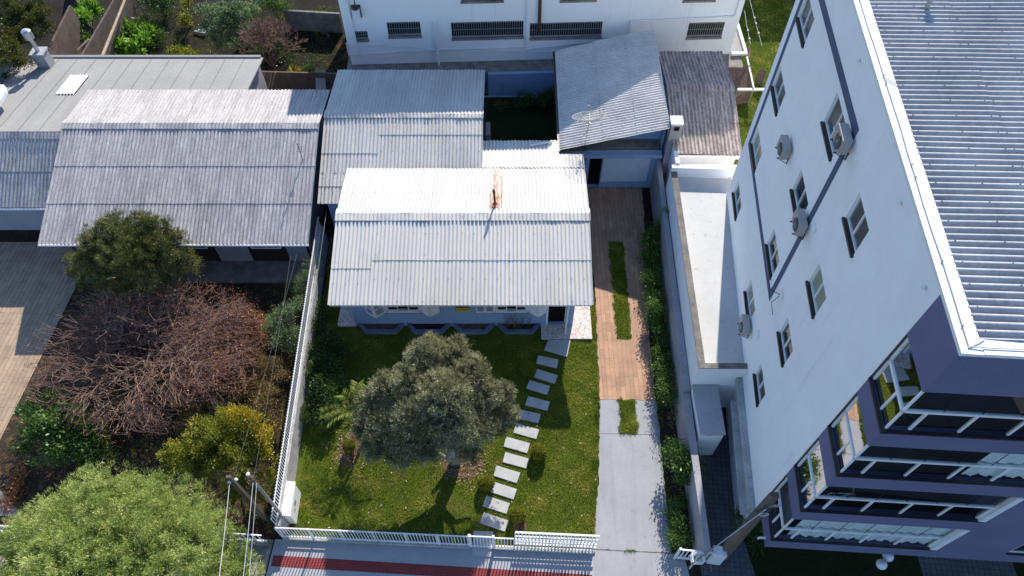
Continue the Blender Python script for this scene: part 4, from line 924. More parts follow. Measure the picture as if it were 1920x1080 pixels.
# balcony contents
t_ = at(1688, 716, 12.3); p = RP(.75, .75, 12.23)
pt = thing('potted_plant', tuple(p), 'leafy plant in a terracotta pot on the top glazed balcony', 'plant')
mb = M(); mb.lathe(p, [(.0, 0), (.14, 0), (.2, .34), (.17, .34), (.16, .28), (0, .28)], n=18); mb.build('pot', 'terracotta', pt)
rs = np.random.RandomState(5); q = rs.normal(size=(160, 3)) * .09 + np.array(p + V(0, 0, .5)); D = rs.normal(size=(160, 3)); D[:, 2] += .8
leaf_mesh('foliage', q, D, .2, .07, rs.rand(160) * .6, 'lf_dark' if 'lf_dark' in MT else 'blade', pt)
p = RP(.55, 1.15, 6.52)
bi = thing('bicycle', tuple(p), 'dark bicycle standing behind the glass of the second balcony from below', 'bicycle')
mb = M()
for dx in (-.5, .5):
    c_ = p + FDR * dx + V(0, 0, .34); ring = [c_ + FDR * (.32 * math.cos(a)) + V(0, 0, .32 * math.sin(a)) for a in np.linspace(0, 2 * math.pi, 21)]; mb.tube(ring, .02, 6, cap=False)
    for a in np.linspace(0, math.pi, 7): mb.bar(c_ - FDR * .3 * math.cos(a) - V(0, 0, .3 * math.sin(a)), c_ + FDR * .3 * math.cos(a) + V(0, 0, .3 * math.sin(a)), .006)
mb.build('wheels', 'black', bi)
mb = M(); B = lambda x, z: p + FDR * x + V(0, 0, z)
for a, b_ in ((( -.5, .34), (-.15, .8)), ((-.5, .34), (0, .3)), ((0, .3), (-.15, .8)), ((0, .3), (.38, .78)), ((-.13, .75), (.38, .78)), ((.38, .85), (.5, .34))): mb.tube([B(*a), B(*b_)], .018, 6)
mb.tube([B(.36, .95) - WD * .22, B(.38, .88), B(.36, .95) + WD * .22], .014, 6); mb.build('bike_frame', 'grey_metal', bi)
mb = M(); mb.ball(B(-.16, .86), (.12, .06, .035), 10); mb.build('saddle', 'black', bi)

# AC units -------------------------------------------------------
ac = thing('ac_unit', (0, 0, 0), 'a', 'air conditioner', 'air conditioner units on the white apartment wall')
mb = M(); mb.box(-.40, .40, .10, .40, 0, .55); body = mb.build('casing', 'ac_white', ac, bevel=.02)
mb = M(); mb.lathe((-.12, .421, .29), [(0, .006), (.235, .006), (.245, .012), (.245, 0)], ax=(0, 1, 0), n=24)
mb.build('fan_grille', 'black', body)
mb = M()
for r in (.06, .11, .16, .21): mb.tube([(-.12 + r * math.cos(a), .436, .29 + r * math.sin(a)) for a in np.linspace(0, 2 * math.pi, 21)], .005, 4, cap=False)
for a in np.linspace(0, 2 * math.pi, 9)[:-1]: mb.bar((-.12, .436, .29), (-.12 + .24 * math.cos(a), .436, .29 + .24 * math.sin(a)), .006)
mb.lathe((-.12, .43, .29), [(0, .012), (.05, .01), (.05, 0)], ax=(0, 1, 0), n=12); mb.build('guard_wire', 'grey_metal', body)
mb = M(); mb.box(.411, .44, .2, .38, .12, .34)
for z in (.4, .44, .48): mb.box(.411, .418, .15, .39, z, z + .015)
mb.build('valve_cover', 'grey_metal', body)
mb = M()
for x in (-.28, .28): mb = M(); mb.bar((x, 0, -.03), (x, .46, -.03), .035); mb.bar((x, .02, -.03), (x, .02, -.3), .03); mb.bar((x, .03, -.28), (x, .4, -.05), .02); mb.build('bracket', 'black', ac)
mb = M(); mb.tube([(.42, .28, .2), (.52, .24, .1), (.5, .1, .02), (.42, .02, .16)], .018, 6); mb.tube([(.42, .32, .15), (.58, .28, -.05), (.5, .12, -.12), (.36, .0, .1)], .016, 6); mb.build('hose', 'black', ac)
az = math.atan2(WN.x, -WN.y) * -1
rz = math.atan2(WN.y, WN.x) - math.pi / 2
pls = [((7.9, 14.35), 'air conditioner high on the white wall in full view, its top edge catching the sun'), ((11.55, 10.55), 'air conditioner inside the mauve frame near its upper left'), ((7.95, 10.75), 'air conditioner on the mauve line above its lowest corner, beside a pale box'), ((8.2, 4.2), 'lowest air conditioner, just above the white terrace edge')]
for i, ((s, z), lab) in enumerate(pls):
    p = W(s, z, .0)
    if i == 0: ac.scale = (.92, .92, .92); ac.location = p; ac.rotation_euler = (0, 0, rz); ac['label'] = lab
    else: dup(ac, p, rz, lab)
jb = [(7.35, 11.35, 'pale junction box behind the air conditioner on the mauve line'), (7.15, 8.05, 'pale junction box with dangling wires near the lowest mauve corner'), (7.3, 5.15, 'pale junction box above the lowest air conditioner')]
for s, z, lab in jb:
    mb = M(); mb.ob(W(s - .14, z, 0), WD * .28, WN * .06, (0, 0, .22)); o = one('junction_box', mb, 'white_metal', lab, 'box', 'junction boxes on the white apartment wall', bevel=.006)
mb = M(); mb.tube([W(7.2, 8.05, .05), W(7.5, 7.9, .3), W(7.8, 7.7, .12)], .014, 5); mb.tube([W(7.2, 8.0, .05), W(7.1, 7.7, .25), W(7.0, 7.1, .05)], .014, 5); one('loose_wire', mb, 'black', 'loose dark wires sticking out under the middle junction box', 'wire')
mb = M(); mb.tube([W(.2, 3.6, .02), W(.2, 3.6, .2), W(.2, 3.5, .26)], .04, 8); one('wall_spout', mb, 'white_metal', 'small white spout on the lowest mauve balcony corner', 'pipe')
# globe lamps
gl = thing('globe_lamp', (0, 0, 0), 'a', 'lamp', 'white globe lamps in front of the apartment block')
mb = M(); mb.ball((0, 0, 2.0), .19, 20); mb.build('globe', 'globe', gl, smooth=True)
mb = M(); mb.tube([(0, 0, 0), (0, 0, 1.85)], .035, 10); mb.lathe((0, 0, 1.78), [(.05, 0), (.09, .06), (.07, .08)], n=12); mb.build('post', 'black', gl)
p = at(1653, 1058, 2.0); gl.location = (p.x, p.y, 0); gl['label'] = 'globe lamp on the dark bed, the nearer of the two white balls'
p = at(1666, 1046, 2.0); dup(gl, (p.x, p.y + .05, 0), 0, 'globe lamp half hidden under the mauve band, the farther of the two white balls')
# ------------------------------------------------------------------ terrace annex of the apartment
tr = thing('garage_terrace', (8.6, 19, 0), 'white flat roofed garage with parapet between driveway and tall apartment block', 'garage')
ty0, ty1 = 13.72, 24.35; txo = lambda y: 7.36 + (y - 13.7) * .024; tzi = 3.2; tzr = 3.52
def wx(y): return (AO + WD * ((y - AO.y) / WD.y)).x
mb = M()
mb.quad((txo(ty0), ty0, 0), (txo(ty1), ty1, 0), (txo(ty1), ty1, tzr), (txo(ty0), ty0, tzr)); mb.quad((txo(ty0), ty0, 0), (wx(ty0), ty0, 0), (wx(ty0), ty0, tzr), (txo(ty0), ty0, tzr))
mb.quad((txo(ty0) + .26, ty0 + .2, tzi), (txo(ty0) + .26, ty0 + .2, tzr), (txo(ty1) + .26, ty1, tzr), (txo(ty1) + .26, ty1, tzi))
mb.quad((txo(ty0) + .26, ty0 + .2, tzi), (wx(ty0), ty0 + .2, tzi), (wx(ty0), ty0 + .2, tzr), (txo(ty0) + .26, ty0 + .2, tzr))
mb.hexa([(txo(ty1), ty1, 0), (10.35, ty1 - .1, 0), (10.9, ty1 + .2, 0), (txo(ty1), ty1 + .2, 0), (txo(ty1), ty1, tzr + .3), (10.35, ty1 - .1, tzr + .3), (10.9, ty1 + .2, tzr + .3), (txo(ty1), ty1 + .2, tzr + .3)])
mb.build('wall', 'white_wall', tr)
mb = M(); mb.quad((txo(ty0) + .26, ty0 + .2, tzi), (wx(ty0) + .02, ty0 + .2, tzi), (wx(ty1) + .3, ty1, tzi), (txo(ty1) + .26, ty1, tzi)); mb.build('terrace_floor', 'terrace_floor', tr)
mb = M(); mb.hexa([(txo(ty0) - .02, ty0 - .02, tzr), (txo(ty0) + .27, ty0 + .21, tzr), (txo(ty1) + .27, ty1, tzr), (txo(ty1) - .02, ty1, tzr), (txo(ty0) - .02, ty0 - .02, tzr + .05), (txo(ty0) + .27, ty0 + .21, tzr + .04), (txo(ty1) + .27, ty1, tzr + .04), (txo(ty1) - .02, ty1, tzr + .05)])
mb.hexa([(txo(ty0) - .02, ty0 - .02, tzr), (wx(ty0), ty0 - .04, tzr), (wx(ty0), ty0 + .21, tzr), (txo(ty0) + .27, ty0 + .21, tzr), (txo(ty0) - .02, ty0 - .02, tzr + .05), (wx(ty0), ty0 - .04, tzr + .05), (wx(ty0), ty0 + .21, tzr + .04), (txo(ty0) + .27, ty0 + .21, tzr + .04)])
mb.build('parapet_rim', 'rim', tr)
mb = M(); p = at(1321, 677, tzi); mb.box(p.x - .1, p.x + .1, p.y - .08, p.y + .1, tzi, tzi + .06); mb.build('drain_cover', 'white_bright', tr)
mb = M(); p = W(7.2, 1.2, -.3); 
# hut
ht = thing('gas_cabinet', (7.9, 12.6, 0), 'white masonry cabinet with grey lid against the terrace front', 'cabinet')
mb = M(); mb.hexa([(7.40, 11.52, 0), (8.33, 11.56, 0), (8.37, 13.70, 0), (7.38, 13.70, 0), (7.40, 11.52, 2.1), (8.33, 11.56, 2.1), (8.37, 13.70, 2.1), (7.38, 13.70, 2.1)]); mb.build('body', 'white_wall', ht)
mb = M(); mb.hexa([(7.38, 11.48, 2.102), (8.37, 11.52, 2.102), (8.40, 13.695, 2.102), (7.36, 13.695, 2.102), (7.38, 11.48, 2.16), (8.37, 11.52, 2.16), (8.40, 13.695, 2.16), (7.36, 13.695, 2.16)]); mb.build('lid', 'conc', ht)
# boundary wall on the driveway side
b2 = thing('boundary_wall', (7.1, 17, 0), 'plain plastered boundary wall behind the hedge right of the driveway', 'wall')
mb = M(); mb.hexa([(6.98, 7.25, 0), (7.2, 7.25, 0), (7.33, 13.6, 0), (7.02, 13.6, 0), (6.98, 7.25, 1.75), (7.2, 7.25, 1.75), (7.33, 13.6, 1.75), (7.02, 13.6, 1.75)])
mb.hexa([(7.02, 13.6, 0), (7.33, 13.6, 0), (7.60, 26.6, 0), (7.38, 26.6, 0), (7.02, 13.6, 1.95), (7.33, 13.6, 1.95), (7.60, 26.6, 2.2), (7.38, 26.6, 2.2)]); mb.build('masonry', 'grey_wall', b2)
mb = M(); mb.bar((7.55, 6.9, .06), (7.4, 11.2, .06), .05, .04); one('gate_track', mb, 'dirty_conc', 'thin rail along the paved alley beside the boundary wall', 'rail')

# ------------------------------------------------------------------ garage and skew roofed shed
gg = thing('garage_shed', (5.4, 29, 0), 'pale blue garage at the drive end under a skewed single pitch corrugated roof', 'garage')
GY = 26.65; gx0_, gx1_ = 3.88, 7.56
dl, dr = aty(1100, 290, GY).x, aty(1133, 290, GY).x; pr = aty(1220, 300, GY).x
mb = M(); holed(mb, (gx0_ - .1, GY, 0), (1, 0, 0), (0, -1, 0), gx1_ - gx0_ + .1, 0, 2.72, [(.22, dr - gx0_ + .05, .02, 2.4), (dr - gx0_ + .1, pr - gx0_ + .12, .42, 2.42)], .25)
mb.quad((gx0_ - .1, GY, 0), (gx0_ - .1, 34, 0), (gx0_ - .1, 34, 3), (gx0_ - .1, GY, 3)); mb.quad((gx1_, GY, 0), (gx1_, 34, 0), (gx1_, 34, 4.3), (gx1_, GY, 4.3))
mb.quad((2.6, 34, 0), (gx1_, 34, 0), (gx1_, 34, 4.3), (2.6, 34, 3.1)); mb.quad((2.6, 27.6, 0), (2.6, 34, 0), (2.6, 34, 3.1), (2.6, 27.6, 3.1))
mb.add([(2.6, 27.55, 2.6), (6.35, 27.55, 2.6), (6.35, 27.55, 4.05), (2.6, 27.55, 3.15)], [(0, 1, 2, 3)]); mb.add([(7.22, 27.55, 2.6), (7.56, 27.55, 2.6), (7.56, 27.55, 4.38), (7.22, 27.55, 4.28)], [(0, 1, 2, 3)]); mb.add([(6.35, 27.55, 2.6), (7.22, 27.55, 2.6), (7.22, 27.55, 3.15), (6.35, 27.55, 3.15)], [(0, 1, 2, 3)])
mb.build('wall', 'blue_wall', gg)
mb = M(); mb.box(2.35, 7.58, 26.35, 26.648, 2.45, 2.68); mb.build('beam', 'blue_wall', gg)
mb = M(); mb.box(2.35, 7.57, 26.649, 27.54, 2.55, 2.66); mb.build('slab_ledge', 'dirty_conc', gg)
mb = M(); mb.box(gx0_ + .05, gx1_ - .05, GY + .26, GY + .3, 0, 2.5); mb.build('dark_interior', 'dark_room', gg)
mb = M(); x = dr + .01; n_ = 26; wdd = (pr - dr - .0) / n_
for i in range(n_):
    xa = x + i * wdd; mb.ob((xa, GY + .02, .44), (wdd * .8, 0, 0), (0, .05, 0), (0, 0, 1.97)); mb.ob((xa + wdd * .8, GY + .035, .44), (wdd * .2, 0, 0), (0, .03, 0), (0, 0, 1.97))
gd = mb.build('garage_door', 'door_blue', gg)
mb = M(); wx0, wx1 = 2.6 + 3.75, 2.6 + 4.62
for i in range(6): mb.box(wx0 - .02, wx1 + .02, 27.5, 27.53, 3.12 + i * .165, 3.15 + i * .165)
for x in (wx0 - .02, (wx0 + wx1) / 2, wx1 - .01): mb.box(x, x + .03, 27.49, 27.5, 3.12, 3.98)
ww_ = mb.build('window', 'white_metal', gg); mb = M(); mb.box(wx0, wx1, 27.6, 27.61, 3.15, 3.95); mb.build('pane', 'dark_glass', ww_)
mb = M()
A_, B_, C_, D_ = V(2.40, 33.95, 3.22), V(2.40, 26.15, 3.22), V(7.66, 26.3, 4.50), V(7.78, 34.2, 4.50)
corr(mb, A_, B_, C_, D_, rows=(0, .42, .72, 1), seed=31, amp=.027, trap=2., seg=10)
sr = mb.build('roof', ['skew_roof', 'dirty_conc'], gg, smooth=True)
mb = M(); mb.box(2.28, 2.40, 26.1, 34, 3.08, 3.2); mb.build('gutter', 'black', gg)
mb = M(); p = at(1045, 272, 3.0); mb.box(p.x - .25, p.x + .12, p.y - .25, p.y + .3, 2.2, 3.05); mb.build('corner_pier', 'rough_wall', gg)
mb = M(); p = at(1133, 204, 3.9); mb.box(p.x - .18, p.x + .18, p.y - .14, p.y + .14, 3.64, 3.74)
for i in range(3): mb.box(p.x - .18, p.x + .18, p.y - .14 + i * .1, p.y - .10 + i * .1, 3.742, 3.78)
mb.build('roof_vent', 'black', sr)
# satellite dish
sb_ = at(1097, 266, 3.45)
dsh = thing('satellite_dish', (sb_.x, sb_.y, 3.3), 'large mesh satellite dish on a thin mast above the skewed shed roof', 'satellite dish')
top = Vector((sb_.x, sb_.y, 3.3)); 
best = min(np.arange(.6, 3.5, .02), key=lambda h: abs((lambda P: (540 - FOC * ((P.y) * math.sin(PITCH) + (P.z - CAMH) * math.cos(PITCH)) / (P.y * math.cos(PITCH) - (P.z - CAMH) * math.sin(PITCH))))(top + V(0, 0, h)) - 232))
mb = M(); mtop = top + V(.12, .1, best); mb.tube([top, mtop], .028, 8); mb.tube([top + V(.35, .2, 0), top.lerp(mtop, .6)], .014, 6); mb.tube([top + V(-.3, .25, 0), top.lerp(mtop, .6)], .014, 6); mb.build('mast', 'galv', dsh)
ax = V(-.10, .45, .9).normalized(); xx = ax.orthogonal().normalized(); yy = ax.cross(xx); Rd = .82
mb = M()
def dp(r, t): return mtop + ax * (.05 + .26 * (r / Rd) ** 2) + xx * r * math.cos(t) + yy * r * math.sin(t)
nt_ = 30
for i in range(nt_):
    t = 2 * math.pi * i / nt_; mb.tube([dp(r, t) for r in np.linspace(.05, Rd, 6)], .006 if i % 3 else .014, 4)
for r in np.linspace(.15, Rd, 11): mb.tube([dp(r, 2 * math.pi * i / 32) for i in range(33)], .005 if r < Rd - .01 else .013, 4, cap=False)
mb.build('mesh_reflector', 'dish', dsh)
mb = M(); fp = mtop + ax * .75
for t in (.4, 2.5, 4.6): mb.tube([dp(.5, t), fp], .007, 5)
mb.lathe(fp - ax * .06, [(0, 0), (.05, 0), (.05, .13), (0, .13)], ax=ax, n=12); mb.build('feed_horn', 'grey_metal', dsh)
# chimney at the shed corner
c1 = at(1270, 225, 4.75)
cg = thing('masonry_chimney', (c1.x, c1.y, 0), 'square grey masonry chimney with white cap between shed roof and dark roof', 'chimney')
cw = .27; cx_, cy_ = c1.x - .02, c1.y
mb = M(); mb.box(cx_ - cw, cx_ + cw, cy_ - cw, cy_ + cw, 0, 4.66); st_ = mb.build('stack', 'grey_wall', cg)
mb = M(); mb.box(cx_ - cw - .03, cx_ + cw + .03, cy_ - cw - .03, cy_ + cw + .03, 4.662, 4.76); mb.build('cap', 'white_bright', cg)
mb = M(); mb.box(cx_ - .12, cx_ + .14, cy_ - cw - .006, cy_ - cw - .001, 4.3, 4.55); mb.build('smoke_slot', 'dark_room', st_)
# dark roofed annex behind the terrace
dk = thing('dark_roofed_annexe', (9.7, 28, 0), 'small annexe with old blackened corrugated roof behind the white terrace', 'outbuilding')
mb = M(); ea, eb = at(1262, 286, 3.45), at(1393, 291, 3.45); ra, rb = V(ea.x, 28.55, 4.95), V(eb.x + .05, 28.6, 4.95)
rz_ = 4.4; ry_ = at(1315, 162, 4.4).y; bz_ = 4.0; by_ = at(1300, 96, 4.0).y
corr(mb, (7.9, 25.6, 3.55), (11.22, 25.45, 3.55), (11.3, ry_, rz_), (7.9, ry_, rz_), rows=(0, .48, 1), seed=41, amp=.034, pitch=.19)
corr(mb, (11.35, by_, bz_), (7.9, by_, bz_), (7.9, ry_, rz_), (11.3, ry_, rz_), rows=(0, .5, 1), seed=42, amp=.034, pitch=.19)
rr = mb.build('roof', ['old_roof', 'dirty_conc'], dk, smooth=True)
mb = M(); s4 = (rz_ - 3.55) / (ry_ - 25.5)
corr(mb, (7.88, ry_ - .4, rz_ - .4 * s4 + .06), (11.32, ry_ - .4, rz_ - .4 * s4 + .06), (11.32, ry_ - .05, rz_ + .05), (7.88, ry_ - .05, rz_ + .05), screws=0, amp=.034, pitch=.19)
corr(mb, (11.32, ry_ + .35, rz_ + .01), (7.88, ry_ + .35, rz_ + .01), (7.88, ry_ - .05, rz_ + .051), (11.32, ry_ - .05, rz_ + .051), screws=0, amp=.034, pitch=.19)
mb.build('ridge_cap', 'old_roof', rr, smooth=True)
mb = M(); mb.box(7.95, 11.25, 25.38, 25.46, 3.35, 3.53); mb.build('fascia', 'white_bright', dk)
mb = M(); mb.box(8.0, 10.95, 25.5, 32.3, 0, 3.36)
for x in (8.0, 10.95): mb.add([(x, 25.5, 3.361), (x, 32.3, 3.361), (x, 32.3, 3.9), (x, ry_, rz_ - .1), (x, 25.5, 3.45)], [(0, 1, 2, 3, 4)])
mb.build('wall', 'white_wall', dk)
mb = M(); mb.box(7.8, 8.0, 24.6, 25.4, 3.4, 3.9); mb.build('side_pier', 'white_bright', dk)

# ------------------------------------------------------------------ large white building behind
BA, BB = V(-9.36, 34.95, 0), V(12.9, 35.94, 0); BD = (BB - BA).normalized(); BNm = V(BD.y, -BD.x, 0); BL = (BB - BA).length
BZ0, BZ1 = 1.6, 7.55
bb = thing('white_building', (1.5, 40, 1.6), 'large plain white building with barred windows and wall pipes behind the roofs', 'building')
def Bp(s, z, e=0): return BA + BD * s + BNm * e + V(0, 0, z)
bw_ = [(2.38, 4.24, 3.36, 4.3, 'barred window between the small window and the first pipe'), (.48, 1.24, 3.2, 3.78, ''), (5.95, 10.02, 3.12, 4.18, ''), (10.38, 14.5, 3.0, 4.0, ''), (19.45, 21.5, 2.75, 3.75, ''), (6.6, 8.9, 5.45, 7.0, ''), (12.0, 14.0, 5.35, 7.0, ''), (18.8, 20.6, 5.15, 7.0, '')]
mb = M(); holed(mb, BA, BD, BNm, BL, 1.0, 7.55, [h[:4] for h in bw_], .22)
for sa_, sb2_, ha_, hb_ in ((0, 13.2, 9.45, 9.45), (13.2, 18.8, 8.5, 7.65), (18.8, BL, 9.7, 9.7)): mb.hexa([Bp(sa_, 7.551), Bp(sb2_, 7.551), Bp(sb2_, 7.551) - BNm * 9, Bp(sa_, 7.551) - BNm * 9, Bp(sa_, ha_), Bp(sb2_, hb_), Bp(sb2_, hb_) - BNm * 9, Bp(sa_, ha_) - BNm * 9])
BK = -BNm * 9
mb.quad(Bp(0, 1.0), Bp(0, 1.0) + BK, Bp(0, BZ1) + BK, Bp(0, BZ1)); mb.quad(Bp(BL, 1.0), Bp(BL, 1.0) + BK, Bp(BL, BZ1) + BK, Bp(BL, BZ1)); mb.quad(Bp(0, 1.0) + BK, Bp(BL, 1.0) + BK, Bp(BL, BZ1) + BK, Bp(0, BZ1) + BK)
mb.quad(Bp(0, BZ1), Bp(BL, BZ1), Bp(BL, BZ1) + BK, Bp(0, BZ1) + BK)
mb.build('wall', 'white_wall', bb)
for i, (a, b_, c, d, _) in enumerate(bw_):
    mb = M(); mb.ob(Bp(a - .03, c - .1, -.1), BD * (b_ - a + .06), BNm * .16, (0, 0, .12)); wf = mb.build('window', 'dirty_conc', bb)
    mb = M(); mb.ob(Bp(a, c + .02, -.21), BD * (b_ - a), BNm * .01, (0, 0, d - c - .02)); mb.build('pane', 'dark_glass', wf)
    mb = M(); n_ = int((b_ - a) / .125)
    for j in range(1, n_): mb.ob(Bp(a + (b_ - a) * j / n_, c + .03, -.05), BD * .022, BNm * .02, (0, 0, d - c - .05))
    for z in (c + .12, (c + d) / 2, d - .1): mb.ob(Bp(a, z, -.06), BD * (b_ - a), BNm * .01, (0, 0, .03))
    mb.build('bars', 'grey_metal', wf)
def pipe(pts, r, mat='white_metal', nm='wall_pipe'):
    m_ = M(); m_.tube([Bp(s, z, e) for s, z, e in pts], r, 8); m_.build(nm, mat, bb)
pipe([(5.07, 4.35, .02), (5.07, 4.3, .12), (5.07, 2.6, .12), (5.07, 2.2, .2), (5.07, 1.3, .2)], .07)
pipe([(10.18, 9, .08), (10.18, 2.38, .08), (16.5, 3.0, .08)], .05); pipe([(-.02, 2.3, .06), (5, 2.48, .06), (10.1, 2.5, .06)], .045); pipe([(-.02, 3.05, .06), (2.5, 2.85, .06), (5, 2.45, .06), (10.3, 2.2, .06), (15, 1.9, .06)], .03)
pipe([(.5, 9, .07), (.5, 2.0, .07)], .06); pipe([(-.04, 2.2, .06), (-.04, 3.1, .06)], .04); pipe([(16.05, 2.6, .08), (16.05, 4.0, .08), (21.9, 4.15, .08), (22.1, 9, .08)], .045)
pipe([(10.88, 9, .12), (10.9, 3.5, .12)], .09, 'rust', 'brown_pipe')
lp = thing('wall_lamp', tuple(Bp(.88, 4.8, 0)), 'boxy white and black fixture mounted high on the left end of the white building', 'lamp')
mb = M(); mb.ob(Bp(.68, 4.75, .1), BD * .4, BNm * .3, (0, 0, .62)); mb.build('casing', 'globe', lp, bevel=.04)
mb = M(); mb.ob(Bp(.64, 4.72, .0), BD * .48, BNm * .1, (0, 0, .72)); mb.tube([Bp(.88, 5.35, .25), Bp(.88, 5.8, .1), Bp(.88, 6.6, .03)], .03, 6); mb.lathe(Bp(.88, 5.37, .25), [(0, 0), (.2, 0), (.17, .1), (0, .12)], n=14); mb.build('bracket', 'black', lp)
# raised terrace plinth
mb = M(); 
pl_ = [(-9.6, 34.05), (13.5, 34.75), (14.0, 45), (-9.9, 45)]
mb.prism(pl_, 0, 1.55); struct('building_terrace', mb, 'dirty_conc')
mb = M(); mb.hexa([(-1.4, 33.98, 0), (7.9, 34.3, 0), (7.9, 34.52, 0), (-1.4, 34.2, 0), (-1.4, 33.98, 1.62), (7.9, 34.3, 1.62), (7.9, 34.52, 1.62), (-1.4, 34.2, 1.62)]); one('retaining_wall', mb, 'blue_wall', 'smooth blue painted retaining wall below the white building', 'wall')
mb = M(); mb.bar(at(905, 181, .03), at(1010, 181, .03), .06); one('garden_edging', mb, 'pale_cable', 'thin pale strip along the foot of the blue retaining wall', 'edging')
# stair frame on the right
sf = thing('stair_parapet', (13.4, 36, 1.6), 'white triangular parapet frame at the right end of the white building', 'parapet')
mb = M(); mb.hexa([(12.95, 35.7, 1.6), (13.9, 35.75, 1.6), (13.9, 35.9, 1.6), (12.95, 35.88, 1.6), (12.95, 35.7, 1.75), (13.9, 35.75, 1.75), (13.9, 35.9, 1.75), (12.95, 35.88, 1.75)])
mb.ob((13.75, 35.9, 1.6), (.16, 0, 0), (0, 5.5, 0), (0, 0, .16)); mb.build('frame', 'white_bright', sf)
mb = M(); mb.box(12.98, 13.74, 35.9, 41, 1.56, 1.6); mb.build('landing', 'grey_wall', sf)
mb = M(); mb.hexa([(11.4, 33.0, 0), (13.9, 33.4, 0), (13.9, 34.9, 0), (11.9, 34.7, 0), (11.4, 33.0, .05), (13.9, 33.4, .9), (13.9, 34.9, 1.55), (11.9, 34.7, 1.5)]); one('stony_bank', mb, 'twig_brown', 'brown pebbled bank between dark roof and back lawn', 'bank')
rl_ = thing('garden_rail', (13.4, 30.5, 0), 'white tube rail crossing on posts over the back lawn', 'rail')
mb = M(); q1, q2, q3, q4 = at(1400, 106, 1.6), at(1413, 165, 1.2), at(1383, 168, 1.1), at(1434, 168, 1.1)
mb.bar(q1, q2, .09); mb.bar(q3, q4, .12); mb.build('tube', 'white_metal', rl_)
mb = M(); mb.tube([V(q2.x, q2.y, 1.2), V(q2.x, q2.y, 0)], .035, 8); mb.tube([V(q4.x, q4.y, 1.1), V(q4.x, q4.y, 0)], .035, 8); mb.tube([V(q3.x, q3.y, 1.1), V(q3.x, q3.y, 0)], .035, 8); mb.build('post', 'grey_metal', rl_)
cl = thing('clothes_line', tuple(at(1405, 95, 0)), 'clothes line with a red striped cloth over the back lawn', 'clothes line')
mb = M(); l1a, l1b = at(1396, 20, 1.9), at(1407, 82, 1.7); l2a, l2b = at(1406, 0, 1.9), at(1429, 86, 1.7); mb.tube([l1a, l1a.lerp(l1b, .5) - V(0, 0, .06), l1b], .012, 5); mb.tube([l2a, l2a.lerp(l2b, .5) - V(0, 0, .06), l2b], .012, 5); mb.build('wire', 'pale_cable', cl)
mb = M()
for a, b_, t in ((l1a, l1b, .6), (l1a, l1b, .85), (l2a, l2b, .4), (l2a, l2b, .52), (l2a, l2b, .73)): mb.ball(a.lerp(b_, t), .06, 8)
mb.build('peg_bundle', 'white_metal', cl)
mb = M(); c_ = at(1406, 90, 1.6); n_ = 8
for i in range(n_):
    a = -.18 + .36 * i / n_; b2_ = a + .36 / n_; o1, o2 = .05 * math.sin(i * 1.4), .05 * math.sin((i + 1) * 1.4)
    mb.quad(c_ + V(o1, a, 0), c_ + V(o2, b2_, 0), c_ + V(o2 * 1.5 + .02, b2_ - .05, -.75), c_ + V(o1 * 1.5, a - .02, -.75))
mb.build('striped_cloth', 'pink', cl)
p = at(1422, 158, 0); mb = M(); mb.hexa([(p.x - .2, p.y, 0), (p.x + .25, p.y, 0), (p.x + .25, p.y + .06, 0), (p.x - .2, p.y + .06, 0), (p.x - .25, p.y + .1, .8), (p.x + .25, p.y + .1, .75), (p.x + .25, p.y + .16, .75), (p.x - .25, p.y + .16, .8)])
mb.hexa([(p.x - .22, p.y + .11, .8), (p.x + .25, p.y + .11, .75), (p.x + .25, p.y + .15, .75), (p.x - .22, p.y + .15, .8), (p.x - .02, p.y + .12, 1.1), (p.x + .03, p.y + .12, 1.1), (p.x + .03, p.y + .16, 1.1), (p.x - .02, p.y + .16, 1.1)])
one('gabled_board', mb, 'wood', 'small dark house shaped board standing on the back lawn', 'board')

# ------------------------------------------------------------------ poles and wires
up_ = thing('utility_pole', tuple(at(1350, 1045)), 'heavy weathered rectangular utility pole with a cable coil before the apartment block', 'utility pole')
b0 = at(1350, 1045); 
mb = M(); h = 7.05; mb.hexa([b0 + V(-.2, -.13, 0), b0 + V(.2, -.13, 0), b0 + V(.2, .13, 0), b0 + V(-.2, .13, 0), b0 + V(-.13, -.09, h), b0 + V(.13, -.09, h), b0 + V(.13, .09, h), b0 + V(-.13, .09, h)])
pp_ = mb.build('post', 'wood', up_, bevel=.012)
mb = M(); ct = b0 + V(0, -.14, 6.2)
for i, r in enumerate((.22, .25, .20)): mb.tube([ct + V(-.12 + r * math.cos(a), -.02 * i, r * math.sin(a) - .1) for a in np.linspace(0, 2 * math.pi, 21)], .014, 5, cap=False)
mb.build('cable_coil', 'cable', up_)
mb = M(); cj = b0 + V(.02, -.16, 5.7)
for i, r in enumerate((.13, .15)): mb.tube([cj + V(r * math.cos(a), -.02 * i, r * math.sin(a)) for a in np.linspace(0, 2 * math.pi, 17)], .012, 5, cap=False)
mb.build('pale_coil', 'pale_cable', up_)
mb = M(); mb.box(b0.x - .03, b0.x + .3, b0.y - .16, b0.y - .1, 6.35, 6.42); mb.lathe(b0 + V(.27, -.13, 6.38), [(0, 0), (.04, 0), (.04, .1), (0, .12)], n=10); mb.build('bracket', 'galv', up_); 
def sag(a, b, s, n=14): return [a.lerp(b, i / n) - V(0, 0, s * 4 * (i / n) * (1 - i / n)) for i in range(n + 1)]
def wire(a, b, s, r, mat, lab, name='overhead_wire', grp=None): m_ = M(); m_.tube(sag(Vector(a), Vector(b), s), r, 5); return one(name, m_, mat, lab, 'wire', grp)
wire(b0 + V(-.02, -.15, 6.3), at(1262, 1084, 2.2), .02, .015, 'pale_cable', 'pale twisted cable running down from the big utility pole past the wire basket')
wire(b0 + V(-.08, -.15, 6.5), at(1255, 1090, 2.3), .05, .014, 'cable', 'dark cable beside the pale cable below the big utility pole')
